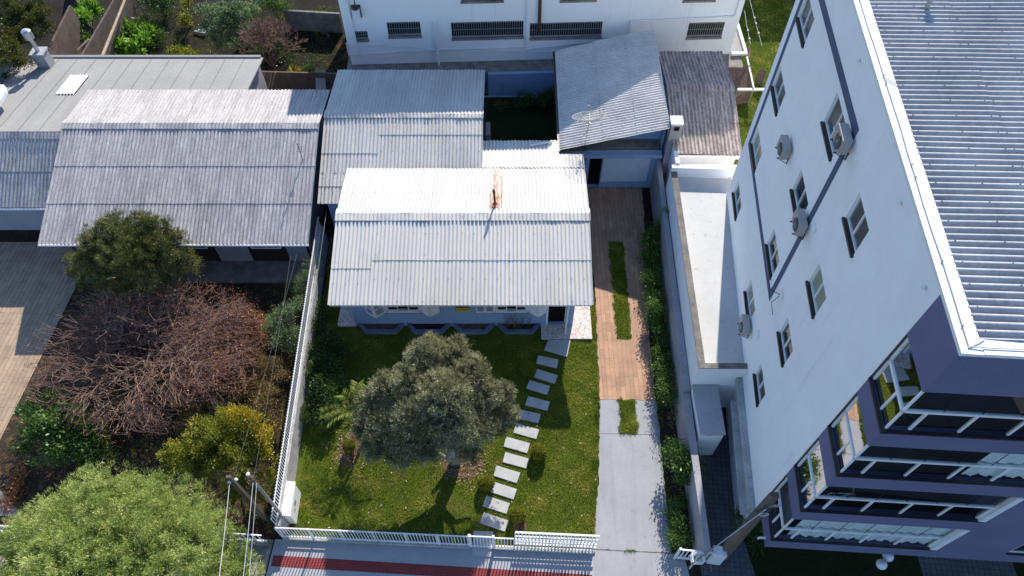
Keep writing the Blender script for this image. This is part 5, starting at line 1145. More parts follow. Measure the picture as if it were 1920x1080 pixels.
pm = at(545, 985, 0); pm = V(-8.78, 8.72, 0)
p1_ = thing('service_pole', tuple(pm), 'thin round grey service pole at the meter box', 'pole')
def top_for(base, v):
    return min(np.arange(1, 9, .02), key=lambda h: abs((540 - FOC * (base.y * math.sin(PITCH) + (h - CAMH) * math.cos(PITCH)) / (base.y * math.cos(PITCH) - (h - CAMH) * math.sin(PITCH))) - v))
h1_ = float(top_for(pm, 889)); mb = M(); mb.tube([pm, pm + V(0, 0, h1_)], [.06, .05], 12); mb.build('tube', 'grey_metal', p1_)
mb = M(); mb.lathe(pm + V(0, 0, h1_), [(.058, -.02), (.058, .04), (0, .06)], n=12); mb.build('cap', 'white_bright', p1_)
mb = M()
for z in (.28, .5): mb.box(pm.x - .02, pm.x + .14, pm.y - .1, pm.y - .05, h1_ - z - .02, h1_ - z + .02); mb.lathe(pm + V(.13, -.1, h1_ - z - .04), [(0, 0), (.035, 0), (.02, .03), (.035, .06), (0, .08)], n=10)
mb.build('insulator', 'rust', p1_)
pw = at(500, 974, 0); p2_ = thing('service_pole', tuple(pw), 'thicker flat timber service pole left of the boundary wall corner', 'pole')
h2_ = float(top_for(pw, 893)); mb = M(); mb.hexa([pw + V(-.11, -.07, 0), pw + V(.11, -.07, 0), pw + V(.11, .07, 0), pw + V(-.11, .07, 0), pw + V(-.08, -.05, h2_), pw + V(.08, -.05, h2_), pw + V(.08, .05, h2_), pw + V(-.08, .05, h2_)]); mb.build('timber', 'wood', p2_)
mb = M(); mb.lathe(pw + V(-.02, -.12, h2_ - .3), [(0, 0), (.05, 0), (.03, .04), (.05, .08), (0, .1)], n=10); mb.lathe(pw + V(.18, .0, h2_ - .35), [(0, 0), (.05, 0), (.03, .04), (.05, .08), (0, .1)], n=10); mb.build('insulator', 'white_metal', p2_)
t1, t2 = pm + V(.1, -.1, h1_ - .3), pw + V(0, -.12, h2_ - .25)
gW = 'overhead wires at the two service poles'
wire(t2, at(410, 1092, 5.9), .03, .009, 'pale_cable', 'pale wire from the timber pole down across the big pale green tree', grp=gW)
wire(t1, at(455, 1092, 5.2), .03, .009, 'pale_cable', 'left of the two close wires from the thin pole towards the street', grp=gW)
wire(t1 + V(.06, 0, -.2), at(466, 1092, 5.0), .03, .007, 'pale_cable', 'right of the two close wires from the thin pole towards the street', grp=gW)
wire(t1 + V(0, .1, 0), at(545, 480, 2.7), .12, .005, 'cable', 'thin wire from the thin pole up to the eave of the left house', grp=gW)
wire(t2 + V(0.1, .1, 0), at(556, 478, 2.7), .15, .005, 'cable', 'thin wire from the timber pole up to the eave of the left house', grp=gW)
wire(at(601, 560, 1.9), at(622, 445, 2.9), .03, .005, 'cable', 'short thin wire from the boundary wall to the white roof edge', grp=gW)
wire(at(575, 650, 2.0), at(612, 395, 2.6), .05, .006, 'pale_cable', 'pale wire running up along the boundary wall pickets', grp=gW)
mb = M(); a_ = at(565, 292, 4.3); mb.tube([V(a_.x, a_.y, 3.9), V(a_.x, a_.y, 5.1)], .02, 6)
for i in range(4): mb.bar(V(a_.x - .2 + .03 * i, a_.y, 4.6 + i * .14), V(a_.x + .2 - .03 * i, a_.y, 4.6 + i * .14), .012)
one('antenna', mb, 'cable', 'thin dark television antenna on the left house roof near its right end', 'antenna')

# ------------------------------------------------------------------ back yard structures, top left
def wallseg(name, u0, v0, u1, v1, z1, th, mat, lab, cat='wall', zb_=0):
    a, b = at(u0, v0, z1), at(u1, v1, z1); d = (b - a); q = V(-d.y, d.x, 0).normalized() * th
    mb = M(); mb.ob((a.x, a.y, zb_), (d.x, d.y, 0), q, (0, 0, z1 - zb_)); return one(name, mb, mat, lab, cat)
wallseg('board_wall', 86, 104, 133, 10, 3.0, .12, 'brown_wall', 'brown board wall at top left beside the orange leafed tree')
wallseg('board_wall', 136, -10, 150, -120, 2.4, .12, 'brown_wall', 'brown wall piece at the very top left corner of the yard')
wallseg('board_wall', 152, 108, 232, -30, 2.6, .12, 'brown_wall', 'second brown board wall, right of the bright green climbing plants')
mb = M(); mb.tube([at(192, 105, 2.3), at(236, -5, 2.3)], [.09, .07], 8); one('white_pole_rail', mb, 'pale_wood', 'long pale horizontal pole above the brown yard wall', 'pole')
mb = M(); mb.bar(at(146, 94, 1.4), at(166, 74, 1.8), .2, .05); one('loose_plank', mb, 'pale_wood', 'short pale plank leaning between the brown walls', 'plank')
wallseg('low_yard_wall', 465, 134, 650, 139, 1.5, .1, 'brown_wall', 'low brown wall behind the left annexe with thin sticks against it')
mb = M(); a_ = at(592, 165, .8); b2_ = at(600, 131, 1.5); 
for i in range(9): mb.ob((a_.x + i * .065, a_.y, .7), (.05, 0, 0), (0, b2_.y - a_.y, .75), (0, 0, .03))
one('slatted_pallet', mb, 'conc', 'upright grey slatted pallet at the corner of the pale roof', 'pallet')
mb = M()
for u, v, u2, v2 in ((497, 135, 490, 165), (510, 136, 503, 168), (516, 136, 509, 167), (505, 138, 515, 150)): mb.tube([at(u, v, 1.52), at(u2, v2, .5)], .018, 5)
one('thin_sticks', mb, 'pale_wood', 'thin sticks leaning on the low brown wall', 'sticks')
mb = M(); p = at(245, 27, .3); mb.lathe((p.x, p.y, 0), [(.0, 0), (.25, 0), (.3, .25), (.24, .27), (.2, .1)], n=16); one('bucket', mb, 'cable', 'round dark tub lying in the shaded yard soil', 'tub')
mb = M(); mb.bar(at(365, 58, .15), at(385, 62, .2), .16, .06); mb.bar(at(372, 56, .25), at(392, 58, .2), .1, .05); one('scrap_sheet', mb, 'galv', 'pale scrap metal pieces beside the big green shrub', 'scrap')
p = at(608, 62, .1); mb = M(); mb.bar((p.x - .4, p.y + .5, .1), (p.x + .4, p.y - .4, .12), .16, .05); mb.bar((p.x - .1, p.y + .6, .16), (p.x - .05, p.y - .2, .16), .1, .04); mb.bar((p.x - .2, p.y - .1, .17), (p.x + .45, p.y + .1, .17), .1, .04); one('wood_scraps', mb, 'wood', 'crossed wooden scraps on the dark soil left of the white building', 'scrap wood')
wallseg('yard_wall', 530, 20, 636, 26, 1.4, .15, 'dirty_conc', 'dark grey yard wall left of the white building')
a_ = at(-30, 205, 4.6); mb = M(); q_ = [at(u, v, 4.7) for u, v in ((-60, 160), (8, 160), (12, 172), (-2, 195), (-60, 260))]
mb.prism([(x.x, x.y) for x in q_], 4.55, 4.75); one('tank_lid', mb, 'white_metal', 'pale blue angular lid at the left edge above the left roof', 'lid')

# ------------------------------------------------------------------ vegetation
def lobes(lst, sq=.85): return [(tuple(at(u, v, z)), (r, r, r * sq)) for u, v, z, r in lst]
def plant(name, base, label, cat, group=None): return thing(name, (base.x, base.y, base.z), label, cat, group)

# olive tree in the front lawn
ob = at(852, 868); ot = plant('olive_tree', ob, 'grey green olive tree with pale forked trunk standing in the front lawn', 'tree')
ol = lobes([(800, 672, 4.1, .85), (848, 668, 3.9, .72), (880, 700, 3.8, .85), (770, 715, 3.9, .85), (725, 728, 3.3, .75), (700, 755, 2.9, .65), (905, 742, 3.4, .8), (938, 762, 2.8, .6), (830, 745, 4.2, 1.15), (785, 780, 3.6, 1.05), (730, 795, 2.9, .95), (700, 815, 2.4, .65), (895, 800, 2.9, .85), (850, 800, 3.5, 1.0), (775, 835, 2.6, .85), (735, 850, 2.0, .6), (930, 800, 2.4, .5), (810, 850, 2.6, .6), (880, 850, 2.2, .5), (755, 862, 2.1, .5), (700, 845, 2.1, .5), (690, 785, 2.7, .6), (955, 775, 2.4, .4), (860, 648, 3.9, .42), (812, 645, 4.1, .42), (948, 735, 3.0, .4), (680, 800, 2.6, .4)])
ol = [(c, tuple(x * .86 for x in q)) for c, q in ol if True]
mb = M(); limbs(mb, ob, [l[0] for l in ol[::2]], .14, 3, .12, fork=1.25)
mb.tube([ob + V(-.05, 0, -.05), ob + V(-.12, .05, .5), ob + V(-.25, .1, 1.1)], [.17, .13, .1], 9); mb.tube([ob + V(.12, 0, -.05), ob + V(.2, .1, .6), ob + V(.1, .3, 1.4)], [.15, .12, .09], 9); mb.tube([ob + V(-.1, 0, .15), ob + V(-.45, .02, .75), ob + V(-.55, .05, .85)], [.1, .08, .075], 9)
mb.build('trunk', 'pale_bark', ot, smooth=True)
crown('crown', ol, 190000, .12, .024, 'lf_olive', ot, 7, nclump=230, csize=.15, upb=.9, outb=.8, rnd=.55, shell=.5, tv=.30, zmin=.6, fill=0)

crown('outer_sprigs', [(c, tuple(x * 1.14 for x in q)) for c, q in ol], 26000, .13, .022, 'lf_olive', ot, 8, nclump=420, csize=.075, upb=1.1, outb=.9, rnd=.35, shell=.06, tv=.25, zmin=.8, fill=0)

# big pale feathery tree
wb_ = at(215, 1085); wt = plant('feathery_tree', wb_, 'big pale green feathery tree filling the bottom left corner beside the service poles', 'tree')
wl = lobes([(190, 948, 4.6, 1.35), (120, 985, 4.3, 1.3), (265, 945, 4.6, 1.05), (325, 968, 4.4, 1.3), (60, 1040, 3.9, 1.4), (230, 1015, 5.0, 1.5), (390, 1000, 3.9, 1.0), (150, 1070, 4.8, 1.7), (330, 1050, 4.6, 1.6), (425, 1040, 3.6, .85), (450, 1075, 3.2, .7), (20, 1090, 3.6, 1.2), (250, 1120, 4.6, 1.8), (400, 1100, 3.8, 1.2), (100, 1140, 4, 1.5), (-40, 1120, 3.4, 1.0)], .8)
mb = M(); limbs(mb, wb_, [l[0] for l in wl], .16, 5, .2, fork=1.8); mb.build('trunk', 'bark', wt, smooth=True)
crown('crown', wl, 340000, .115, .019, 'lf_willow', wt, 9, nclump=170, csize=.20, upb=.5, outb=.6, rnd=.9, shell=.55, tv=.20, zmin=.8, tbias=.05)

crown('outer_sprigs', [(c, tuple(x * 1.1 for x in q)) for c, q in wl], 30000, .13, .018, 'lf_willow', wt, 10, nclump=420, csize=.08, upb=.6, outb=.9, rnd=.45, shell=.06, tv=.2, zmin=.8, fill=0)

# dark needle tree by the left house
nb = at(262, 545); nt_r = plant('needle_tree', nb, 'dark olive needle leafed tree in front of the left house eave', 'tree')
nl = lobes([(190, 450, 3.9, .9), (245, 432, 4.3, .95), (300, 440, 4.0, .85), (170, 480, 3.3, .8), (235, 470, 4.2, 1.1), (310, 470, 3.8, 1.0), (350, 490, 3.1, .65), (145, 492, 2.9, .5), (205, 510, 3.1, 1.0), (280, 505, 3.5, 1.1), (340, 515, 2.6, .7), (240, 535, 2.6, .9), (365, 505, 2.6, .4), (180, 530, 2.4, .7), (150, 515, 2.4, .5), (300, 540, 2.4, .7), (215, 425, 4.2, .7), (275, 418, 4.5, .6), (335, 455, 3.7, .6)])
mb = M(); limbs(mb, nb, [l[0] for l in nl], .14, 8, .15, fork=1.2); mb.build('trunk', 'bark', nt_r, smooth=True)
crown('crown', nl, 120000, .11, .020, 'lf_pine', nt_r, 11, nclump=130, csize=.15, upb=.6, outb=.8, rnd=.6, tv=.24, zmin=.5)

# bare mauve twigged tree
bb_ = at(285, 742); bt = plant('bare_tree', bb_, 'wide almost leafless tree with a tangle of mauve grey twigs, left garden', 'tree')
cc_ = at(272, 655, 2.2); rg = random.Random(21); segs_ = []
EX, EY_, EZ_ = 4.55, 3.55, 1.55
def grow(p, d, ln, r, lev):
    # p in unit dome space
    n_ = 3; pts = [p]
    for i in range(n_):
        d = (d + V(rg.uniform(-1, 1), rg.uniform(-1, 1), rg.uniform(-.8, .9)) * .27).normalized(); p = p + d * ln / n_; pts.append(p)
    q = p.length
    if q > 1.12: return
    segs_.append((pts, r, lev))
    if lev >= 6: return
    k = 4 if lev == 0 else (3 if lev < 4 else 2)
    for i in range(k):
        nd = (d + V(rg.uniform(-1, 1), rg.uniform(-1, 1), rg.uniform(-.7, .95)) * .85 + (V(p.x, p.y, p.z * .6).normalized() * .25 if p.length > .05 else V(0, 0, 0))).normalized()
        grow(pts[-1] if i < 2 else pts[-2], nd, ln * rg.uniform(.74, .98), r * .66, lev + 1)
for i in range(15):
    a = 2 * math.pi * i / 9 + rg.uniform(-.2, .2); grow(V(.02 * math.cos(a), .02 * math.sin(a), -.75), V(math.cos(a), math.sin(a), rg.uniform(.5, 1.3) if i < 9 else rg.uniform(2, 4)).normalized(), rg.uniform(.34, .42) if i < 9 else .26, .075 if i < 9 else .05, 0)
tw = M(); tk = M()
for pts, r, lev in segs_:
    P_ = [V(cc_.x + q.x * EX, cc_.y + q.y * EY_, max(.1, cc_.z - .6 + (q.z + .35) * EZ_)) for q in pts]
    (tk if lev < 2 else tw).tube(P_, [max(.008, r * (1 - .12 * i)) for i in range(len(P_))], 3 if lev > 2 else 6, cap=False)
tk.tube([bb_, V(cc_.x, cc_.y, .7), V(cc_.x, cc_.y, 1.1)], [.2, .16, .12], 8)
tk.build('trunk', 'twig_brown', bt); tw.build('twigs', 'twig', bt)
tips = np.array([[cc_.x + q[0][-1].x * EX, cc_.y + q[0][-1].y * EY_, max(.2, cc_.z - .6 + (q[0][-1].z + .35) * EZ_)] for q in segs_ if q[2] > 4])
rs = np.random.RandomState(4); right = (tips[:, 0] - cc_.x) / EX; w_ = np.exp(right * 1.2); w_ /= w_.sum()
ix = rs.choice(len(tips), 15000, p=w_); leaf_mesh('sparse_leaves', tips[ix] + rs.normal(size=(15000, 3)) * .12, rs.normal(size=(15000, 3)), .06, .035, rs.rand(15000), 'lf_maroon', bt)
w_ = w_ ** 2.2; w_ /= w_.sum(); ix = rs.choice(len(tips), 5000, p=w_); leaf_mesh('rusty_leaves', tips[ix] + rs.normal(size=(5000, 3)) * .12, rs.normal(size=(5000, 3)), .065, .04, rs.rand(5000), 'lf_rust', bt)

crown('inner_foliage', lobes([(150, 650, .9, 1.0), (200, 610, 1.0, 1.0), (260, 640, 1.1, 1.2), (320, 610, 1.1, 1.1), (380, 640, 1.1, 1.1), (420, 600, 1.2, .8), (200, 690, .8, 1.0), (280, 700, .9, 1.1), (350, 690, .9, 1.1), (130, 700, .7, .7), (410, 670, 1.0, .8), (300, 570, 1.2, .8)], .6), 26000, .10, .05, 'lf_maroon', bt, 29, nclump=50, csize=.3, tv=.35, tbias=-.15)
crown('green_foliage', lobes([(330, 720, .9, .7), (260, 740, .7, .7), (390, 620, 1.2, .6), (180, 720, .7, .6), (300, 600, 1.4, .5)], .6), 6000, .10, .05, 'lf_green', bt, 30, nclump=30, csize=.25, tv=.3, tbias=-.1)

def bush(name, lb, n, ln, wd_, mat, label, cat='shrub', group=None, seed=1, trunkmat='bark', **k):
    L_ = lobes(lb); c = L_[0][0]; b_ = V(sum(l[0][0] for l in L_) / len(L_), sum(l[0][1] for l in L_) / len(L_), 0)
    t = plant(name, b_, label, cat, group); mb = M(); limbs(mb, b_, [l[0] for l in L_], .045, seed, .06, 6); mb.build('stems', trunkmat, t, smooth=True)
    crown('foliage', L_, n, ln, wd_, mat, t, seed, **k); return t
bush('leafy_shrub', [(120, 790, 1.6, .75), (75, 800, 1.3, .6), (60, 770, 1.2, .4), (130, 835, 1.2, .7), (165, 800, 1.2, .6), (100, 850, .9, .6), (180, 850, .7, .6), (55, 825, .9, .4), (95, 748, 1.4, .35)], 9000, .17, .075, 'lf_green', 'broad leafed dark green shrub at the left edge of the garden', seed=31, nclump=18, csize=.35, tv=.2)
t = bush('yellow_green_shrub', [(400, 830, 2.4, 1.2), (345, 850, 2.0, .9), (445, 810, 2.2, .95), (390, 870, 1.9, .9), (450, 860, 1.9, .9), (490, 850, 1.5, .6), (330, 875, 1.4, .6), (420, 790, 2.2, .6), (500, 905, .9, .6), (470, 925, .8, .6), (520, 880, .8, .35), (440, 915, 1.0, .6)], 42000, .085, .04, 'lf_yellow', 'rounded yellow green shrub behind the service poles', seed=33, nclump=34, csize=.24, tv=.22)
crown('golden_foliage', lobes([(445, 782, 2.6, .42), (470, 792, 2.5, .4), (492, 815, 2.2, .32), (500, 838, 1.9, .22)]), 4200, .09, .045, 'lf_gold', t, 35, nclump=14, csize=.3, tv=.25)
bush('dry_shrub', [(400, 690, .7, .8), (450, 660, .8, .8), (480, 700, .7, .8), (430, 740, .7, .9), (500, 750, .7, .8), (380, 760, .6, .7), (520, 700, .7, .5), (540, 660, .5, .3), (470, 780, .6, .6), (520, 790, .5, .5), (415, 720, .9, .6), (360, 790, .6, .6), (460, 720, .9, .6), (500, 810, .5, .4), (485, 640, .8, .4)], 36000, .09, .035, 'lf_brown', 'dry brown and rusty undergrowth along the boundary wall', seed=36, nclump=30, csize=.3, tv=.3, trunkmat='twig_brown')
t = bush('rusty_shrub', [(455, 640, 1.3, .55), (480, 625, 1.4, .45), (440, 680, 1.0, .55), (475, 600, 1.5, .35), (500, 640, .9, .3), (425, 715, .8, .5)], 5200, .085, .045, 'lf_rust', 'rusty orange leafed shrub right of the bare mauve tree', seed=37, nclump=20, csize=.35, tv=.25, trunkmat='twig')
bush('feathery_shrub', [(520, 600, 1.4, .45), (545, 585, 1.6, .35), (530, 640, 1.1, .5), (555, 625, 1.1, .4), (505, 620, 1.0, .35), (560, 570, 1.3, .25), (560, 660, .7, .35)], 9000, .10, .03, 'lf_silver', 'pale green feathery shrub against the boundary wall', seed=38, nclump=20, csize=.3)
bush('yellow_plant', [(475, 668, .5, .35), (490, 690, .4, .35), (455, 700, .4, .3)], 2600, .08, .04, 'lf_yellow', 'low yellow green plant in the dry undergrowth near the boundary wall', 'plant', seed=39, nclump=12, tbias=.2)
bush('spiky_shrub', [(575, 520, 1.2, .3), (565, 545, 1.0, .3), (585, 500, 1.3, .22), (555, 530, .9, .25)], 1800, .24, .012, 'lf_silver', 'thin spiky shrub at the left house corner by the wall', seed=40, upb=1.2)
bush('garden_plant', [(250, 730, .8, .4), (285, 720, .9, .3), (330, 745, .7, .3), (350, 725, .8, .25)], 2400, .14, .06, 'lf_green', 'green leafy plant showing through the bottom of the bare tree', 'plant', seed=41)
bush('ginger_plant', [(185, 830, .5, .35), (190, 855, .4, .25)], 500, .3, .05, 'lf_rust', 'small orange and green plant in the dark gap left of the yellow green shrub', 'plant', seed=42)
bush('brown_plant', [(38, 890, .3, .25), (32, 915, .2, .25), (20, 940, .15, .25)], 900, .1, .05, 'lf_rust', 'dead orange plant heap at the far left by the railing', 'plant', seed=43)
# hedge inside the boundary wall, lawn side
bush('hedge', [(600, 590, .4, .3), (598, 615, .5, .38), (622, 640, .8, .5), (600, 655, .7, .4), (612, 680, .8, .5), (640, 665, .6, .4), (590, 700, .6, .4), (612, 720, .8, .5), (590, 745, .5, .4), (620, 755, .7, .5), (575, 780, .4, .35), (605, 785, .5, .4), (640, 720, .5, .35), (603, 570, .3, .25)], 17000, .10, .05, 'lf_dark', 'dark leafy hedge on the lawn side of the rough boundary wall', 'hedge', seed=44, nclump=22, csize=.3, tv=.25)
# hedge on the drive's right side
hl_ = []; rg = random.Random(5)
for Y in np.arange(13.9, 23.4, .5):
    X = 6.62 + (Y - 14) * .028; hl_.append(((X + rg.uniform(-.12, .12), float(Y), rg.uniform(.35, .8)), (rg.uniform(.3, .45), .42, rg.uniform(.3, .5))))
hb = plant('hedge', V(6.7, 18, 0), 'mixed green hedge between the terracotta drive and the boundary wall', 'hedge')
mb = M()
for c, r_ in hl_: mb.tube([V(c[0], c[1], 0), V(*c)], .02, 5)
mb.build('stems', 'bark', hb)
crown('foliage', hl_, 26000, .085, .04, 'lf_green', hb, 45, nclump=14, csize=.38, tv=.28, tbias=-.08)
bush('climbing_shrub', [(1240, 425, 1.3, .3), (1246, 400, 2.0, .18), (1225, 450, .9, .4), (1218, 480, .7, .4)], 2600, .10, .05, 'lf_green', 'shoot climbing the boundary wall at the far end of the hedge', 'plant', seed=46)
bush('rose_bush', [(1285, 865, 1.3, .55), (1262, 855, 1.1, .4), (1300, 880, 1.1, .4), (1280, 890, .8, .4), (1268, 840, 1.0, .3)], 4600, .10, .055, 'lf_green', 'rounded glossy bush between drive and boundary wall, beyond the drive joint', 'bush', seed=47, nclump=18)
bush('low_plants', [(1262, 960, .3, .3), (1270, 985, .4, .3), (1262, 1010, .4, .28), (1276, 940, .2, .2), (1285, 1010, .3, .25)], 3600, .09, .04, 'lf_green', 'low green plants in the bed beside the white picket stub', 'plant', seed=48)
bush('twiggy_plant', [(1272, 700, .4, .3), (1275, 740, .3, .3), (1276, 775, .3, .28), (1258, 785, .2, .2)], 1500, .07, .04, 'lf_brown', 'dry twiggy plants in the bed between hedge and glossy bush', 'plant', seed=49)
for i, (u, v, z) in enumerate(((1395, 975, 1.0), (1425, 990, .6), (1450, 985, .7))): pass
bush('bed_palm', [(1398, 985, .8, .4), (1420, 1000, .6, .45), (1385, 978, .5, .3)], 900, .4, .035, 'lf_dark', 'dark strap leafed plant in the shaded bed beside the utility pole', 'plant', seed=50, upb=.9)
# ball shrubs
bs = [(990, 692, 'clipped ball shrub in the house shade beside the upper stepping stones'), (1010, 847, 'yellow green clipped ball shrub right of the stepping stones, in sun'), (912, 905, 'clipped ball shrub left of the stepping stones'), (971, 964, 'clipped ball shrub right of the stepping stones nearest the street fence'), (655, 838, 'small dark clipped shrub in the mulch patch left of the olive tree')]
rs = np.random.RandomState(3)
def ballshrub(seed):
    rs = np.random.RandomState(seed); n = 3800; g = rs.normal(size=(n, 3)); g /= np.linalg.norm(g, axis=1, keepdims=True); r_ = .33 * (.78 + .25 * rs.rand(n)); P_ = g * r_[:, None] + np.array([0, 0, .34]); P_ = P_[P_[:, 2] > .02]
    return P_, g[:len(P_)]
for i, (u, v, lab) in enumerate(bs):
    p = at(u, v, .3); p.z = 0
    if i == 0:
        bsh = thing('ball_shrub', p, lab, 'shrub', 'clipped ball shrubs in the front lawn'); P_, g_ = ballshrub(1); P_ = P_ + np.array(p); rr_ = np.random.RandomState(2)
        leaf_mesh('foliage', P_, (P_ - np.array([p.x, p.y, .34])) * 2 + rr_.normal(size=P_.shape) * .5 + np.array([0, 0, .3]), .055, .03, .35 + .45 * (P_[:, 2] / .66) + .22 * rr_.normal(size=len(P_)) - .15, 'lf_yellow', bsh)  # leaf tint lightens with height, painting top light into the ball
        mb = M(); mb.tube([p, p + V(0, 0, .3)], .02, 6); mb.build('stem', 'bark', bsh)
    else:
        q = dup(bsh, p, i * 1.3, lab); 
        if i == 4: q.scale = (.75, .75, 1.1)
# small palm by the olive
pb = at(690, 812); pc = at(672, 768, 1.7); pal = plant('small_palm', pb, 'small arching palm with bright yellow green fronds left of the olive tree', 'palm')
mb = M(); mb.tube([pb, pb.lerp(pc, .5) + V(0, .05, .2), pc], [.07, .06, .05], 8); mb.build('trunk', 'bark', pal)
rg = random.Random(9); LP, LD, LT = [], [], []
mbf = M()
for k, (ang, ln, up) in enumerate(((185, 1.5, .25), (205, 1.3, .35), (95, 1.1, .7), (75, 1.0, .6), (10, 1.2, .5), (330, 1.2, .3), (250, 1.3, .25), (140, 1.0, .5), (40, 1.1, .4))):
    a = rad(ang); d = V(math.cos(a), math.sin(a), 0); pr_ = pc
    pts = [pc + d * ln * t + V(0, 0, up * math.sin(t * 2.2) - .35 * t * t) for t in np.linspace(0, 1, 12)]; mbf.tube(pts, [.014 * (1 - .07 * i) for i in range(12)], 5)
    sd_ = V(-d.y, d.x, 0)
    for i in range(1, 12):
        for j in range(5):
            p = pts[i - 1].lerp(pts[i], j / 5)
            for sg_ in (-1, 1): LP.append(p); LD.append(sd_ * sg_ + d * .55 + V(0, 0, rg.uniform(-.1, .5))); LT.append(rg.uniform(.2, 1))
mbf.build('frond_stalks', 'lf_palm', pal); leaf_mesh('leaflets', np.array(LP), np.array(LD), .34, .022, np.array(LT), 'lf_palm', pal)

# top left yard plants
tb_ = at(10, 170, .0); tt_ = plant('garden_tree', tb_, 'olive and orange leafed tree in the top left corner', 'tree')
tl_ = lobes([(20, 30, 4.5, 1.2), (70, 35, 4.2, 1.0), (30, 75, 4.0, 1.1), (80, 60, 3.6, .7), (10, -20, 4.5, 1.4), (75, -5, 4.2, .9), (15, 110, 4.2, 1.0), (-30, 90, 4, 1.3), (35, 120, 3.9, .6), (-10, 150, 3.8, .6)])
mb = M(); limbs(mb, tb_, [l[0] for l in tl_], .15, 12, .2, fork=2); mb.build('trunk', 'bark', tt_, smooth=True)
crown('crown', tl_, 34000, .13, .055, 'lf_orange', tt_, 52, nclump=30, csize=.26, tv=.25)
bush('climbing_plant', [(152, 35, 1.6, .5), (142, 60, 1.4, .45), (165, 15, 1.4, .5), (150, 75, 1.0, .4), (175, 22, 1.2, .4)], 2800, .24, .10, 'lf_bright', 'bright green plant between the two brown walls', 'plant', seed=53)
bush('broad_leaf_plants', [(225, 85, .6, .5), (250, 90, .6, .45), (270, 80, .5, .4), (215, 95, .5, .4), (240, 60, .5, .5), (280, 62, .4, .4)], 2400, .30, .13, 'lf_bright', 'cluster of bright broad leafed plants right of the pale pole', 'plant', seed=54)
bush('low_herbs', [(300, 68, .4, .3), (265, 50, .4, .5), (235, 40, .4, .4), (290, 50, .3, .3)], 1500, .18, .07, 'lf_green', 'darker green herbs behind the bright broad leafed plants', 'plant', seed=55)
bush('ground_cover', [(325, 103, .2, .35), (350, 104, .2, .35), (370, 106, .2, .3), (335, 98, .2, .3)], 2600, .12, .07, 'lf_yellow', 'pale green creeping plants just beyond the annexe roof edge', 'plant', seed=56)
bush('big_shrub', [(400, 30, 2.0, .9), (430, 20, 2.2, .9), (420, 60, 1.6, .8), (395, 60, 1.5, .6), (450, 40, 1.8, .8), (470, 20, 1.8, .7), (440, 80, 1.2, .6), (465, 60, 1.4, .6), (490, 10, 1.6, .6), (410, 85, 1.0, .5)], 17000, .12, .05, 'lf_silver', 'large grey green shrub in the top yard left of the bare shrub', seed=57, nclump=26, tv=.28, tbias=-.05)
bush('small_yellow_shrub', [(345, 42, .8, .3), (350, 32, .9, .25), (352, 8, 1.0, .3)], 1200, .13, .06, 'lf_yellow', 'small yellowish shrub left of the large grey green shrub', seed=58)
bush('top_shrub', [(515, 12, 1.6, .5), (535, 15, 1.4, .4), (500, 0, 1.6, .5)], 3400, .12, .05, 'lf_green', 'green shrub at the top edge above the bare shrub', seed=59)
sbb = at(510, 125); bsb = plant('bare_shrub', sbb, 'bare grey brown branched shrub in the top yard', 'shrub'); mb = M(); rg = random.Random(14)
def grow2(p, d, ln, r, lev):
    pts = [p]
    for i in range(3): d = (d + V(rg.uniform(-1, 1), rg.uniform(-1, 1), rg.uniform(-1, 1)) * .22).normalized(); p = p + d * ln / 3; pts.append(p)
    mb.tube(pts, [max(.012, r * (1 - .1 * i)) for i in range(4)], 4, cap=False)
    if lev < 5:
        for i in range(3): grow2(pts[-1 - (i == 2)], (d + V(rg.uniform(-1, 1), rg.uniform(-1, 1), rg.uniform(-.5, .9)) * .7).normalized(), ln * .76, r * .65, lev + 1)
for a in (60, 120, 200, 330, 95): grow2(sbb, V(math.cos(rad(a)) * .8, math.sin(rad(a)) * .8 + .4, 1.0).normalized(), .95, .06, 0)
mb.build('branches', 'twig', bsb)
bush('grey_groundshrub', [(500, 100, .4, .7), (530, 90, .4, .6), (480, 120, .3, .5), (540, 115, .3, .5), (470, 100, .4, .4)], 5200, .08, .04, 'lf_dark', 'dark low shrub under the bare branches behind the low brown wall', seed=60)
p = at(551, 131, 1.4); bro = plant('bromeliad', V(p.x, p.y + .1, 0), 'yellow spiky bromeliad behind the low brown wall', 'plant')
rs = np.random.RandomState(6); n = 60; a = rs.rand(n) * 6.28; D_ = np.c_[np.cos(a), np.sin(a), .3 + rs.rand(n)]; leaf_mesh('leaves', np.tile(np.array([[p.x, p.y + .1, 1.1]]), (n, 1)), D_, .55, .08, rs.rand(n), 'lf_gold', bro)
mb = M(); mb.tube([(p.x, p.y + .1, 0), (p.x, p.y + .1, 1.15)], [.09, .05], 8); mb.build('stem', 'bark', bro)
bush('vine', [(580, 130, 1.2, .25), (582, 112, 1.3, .12), (585, 148, .8, .3), (560, 152, .5, .4), (620, 152, .5, .4)], 2200, .12, .07, 'lf_dark', 'dark vine beside the grey pallet', 'plant', seed=61)
bush('shade_plants', [(985, 190, .3, .5), (1020, 188, .5, .4), (1035, 178, .7, .35), (940, 200, .2, .3)], 3000, .12, .06, 'lf_dark', 'dark plants in the shaded rear yard below the blue retaining wall', 'plant', seed=62)

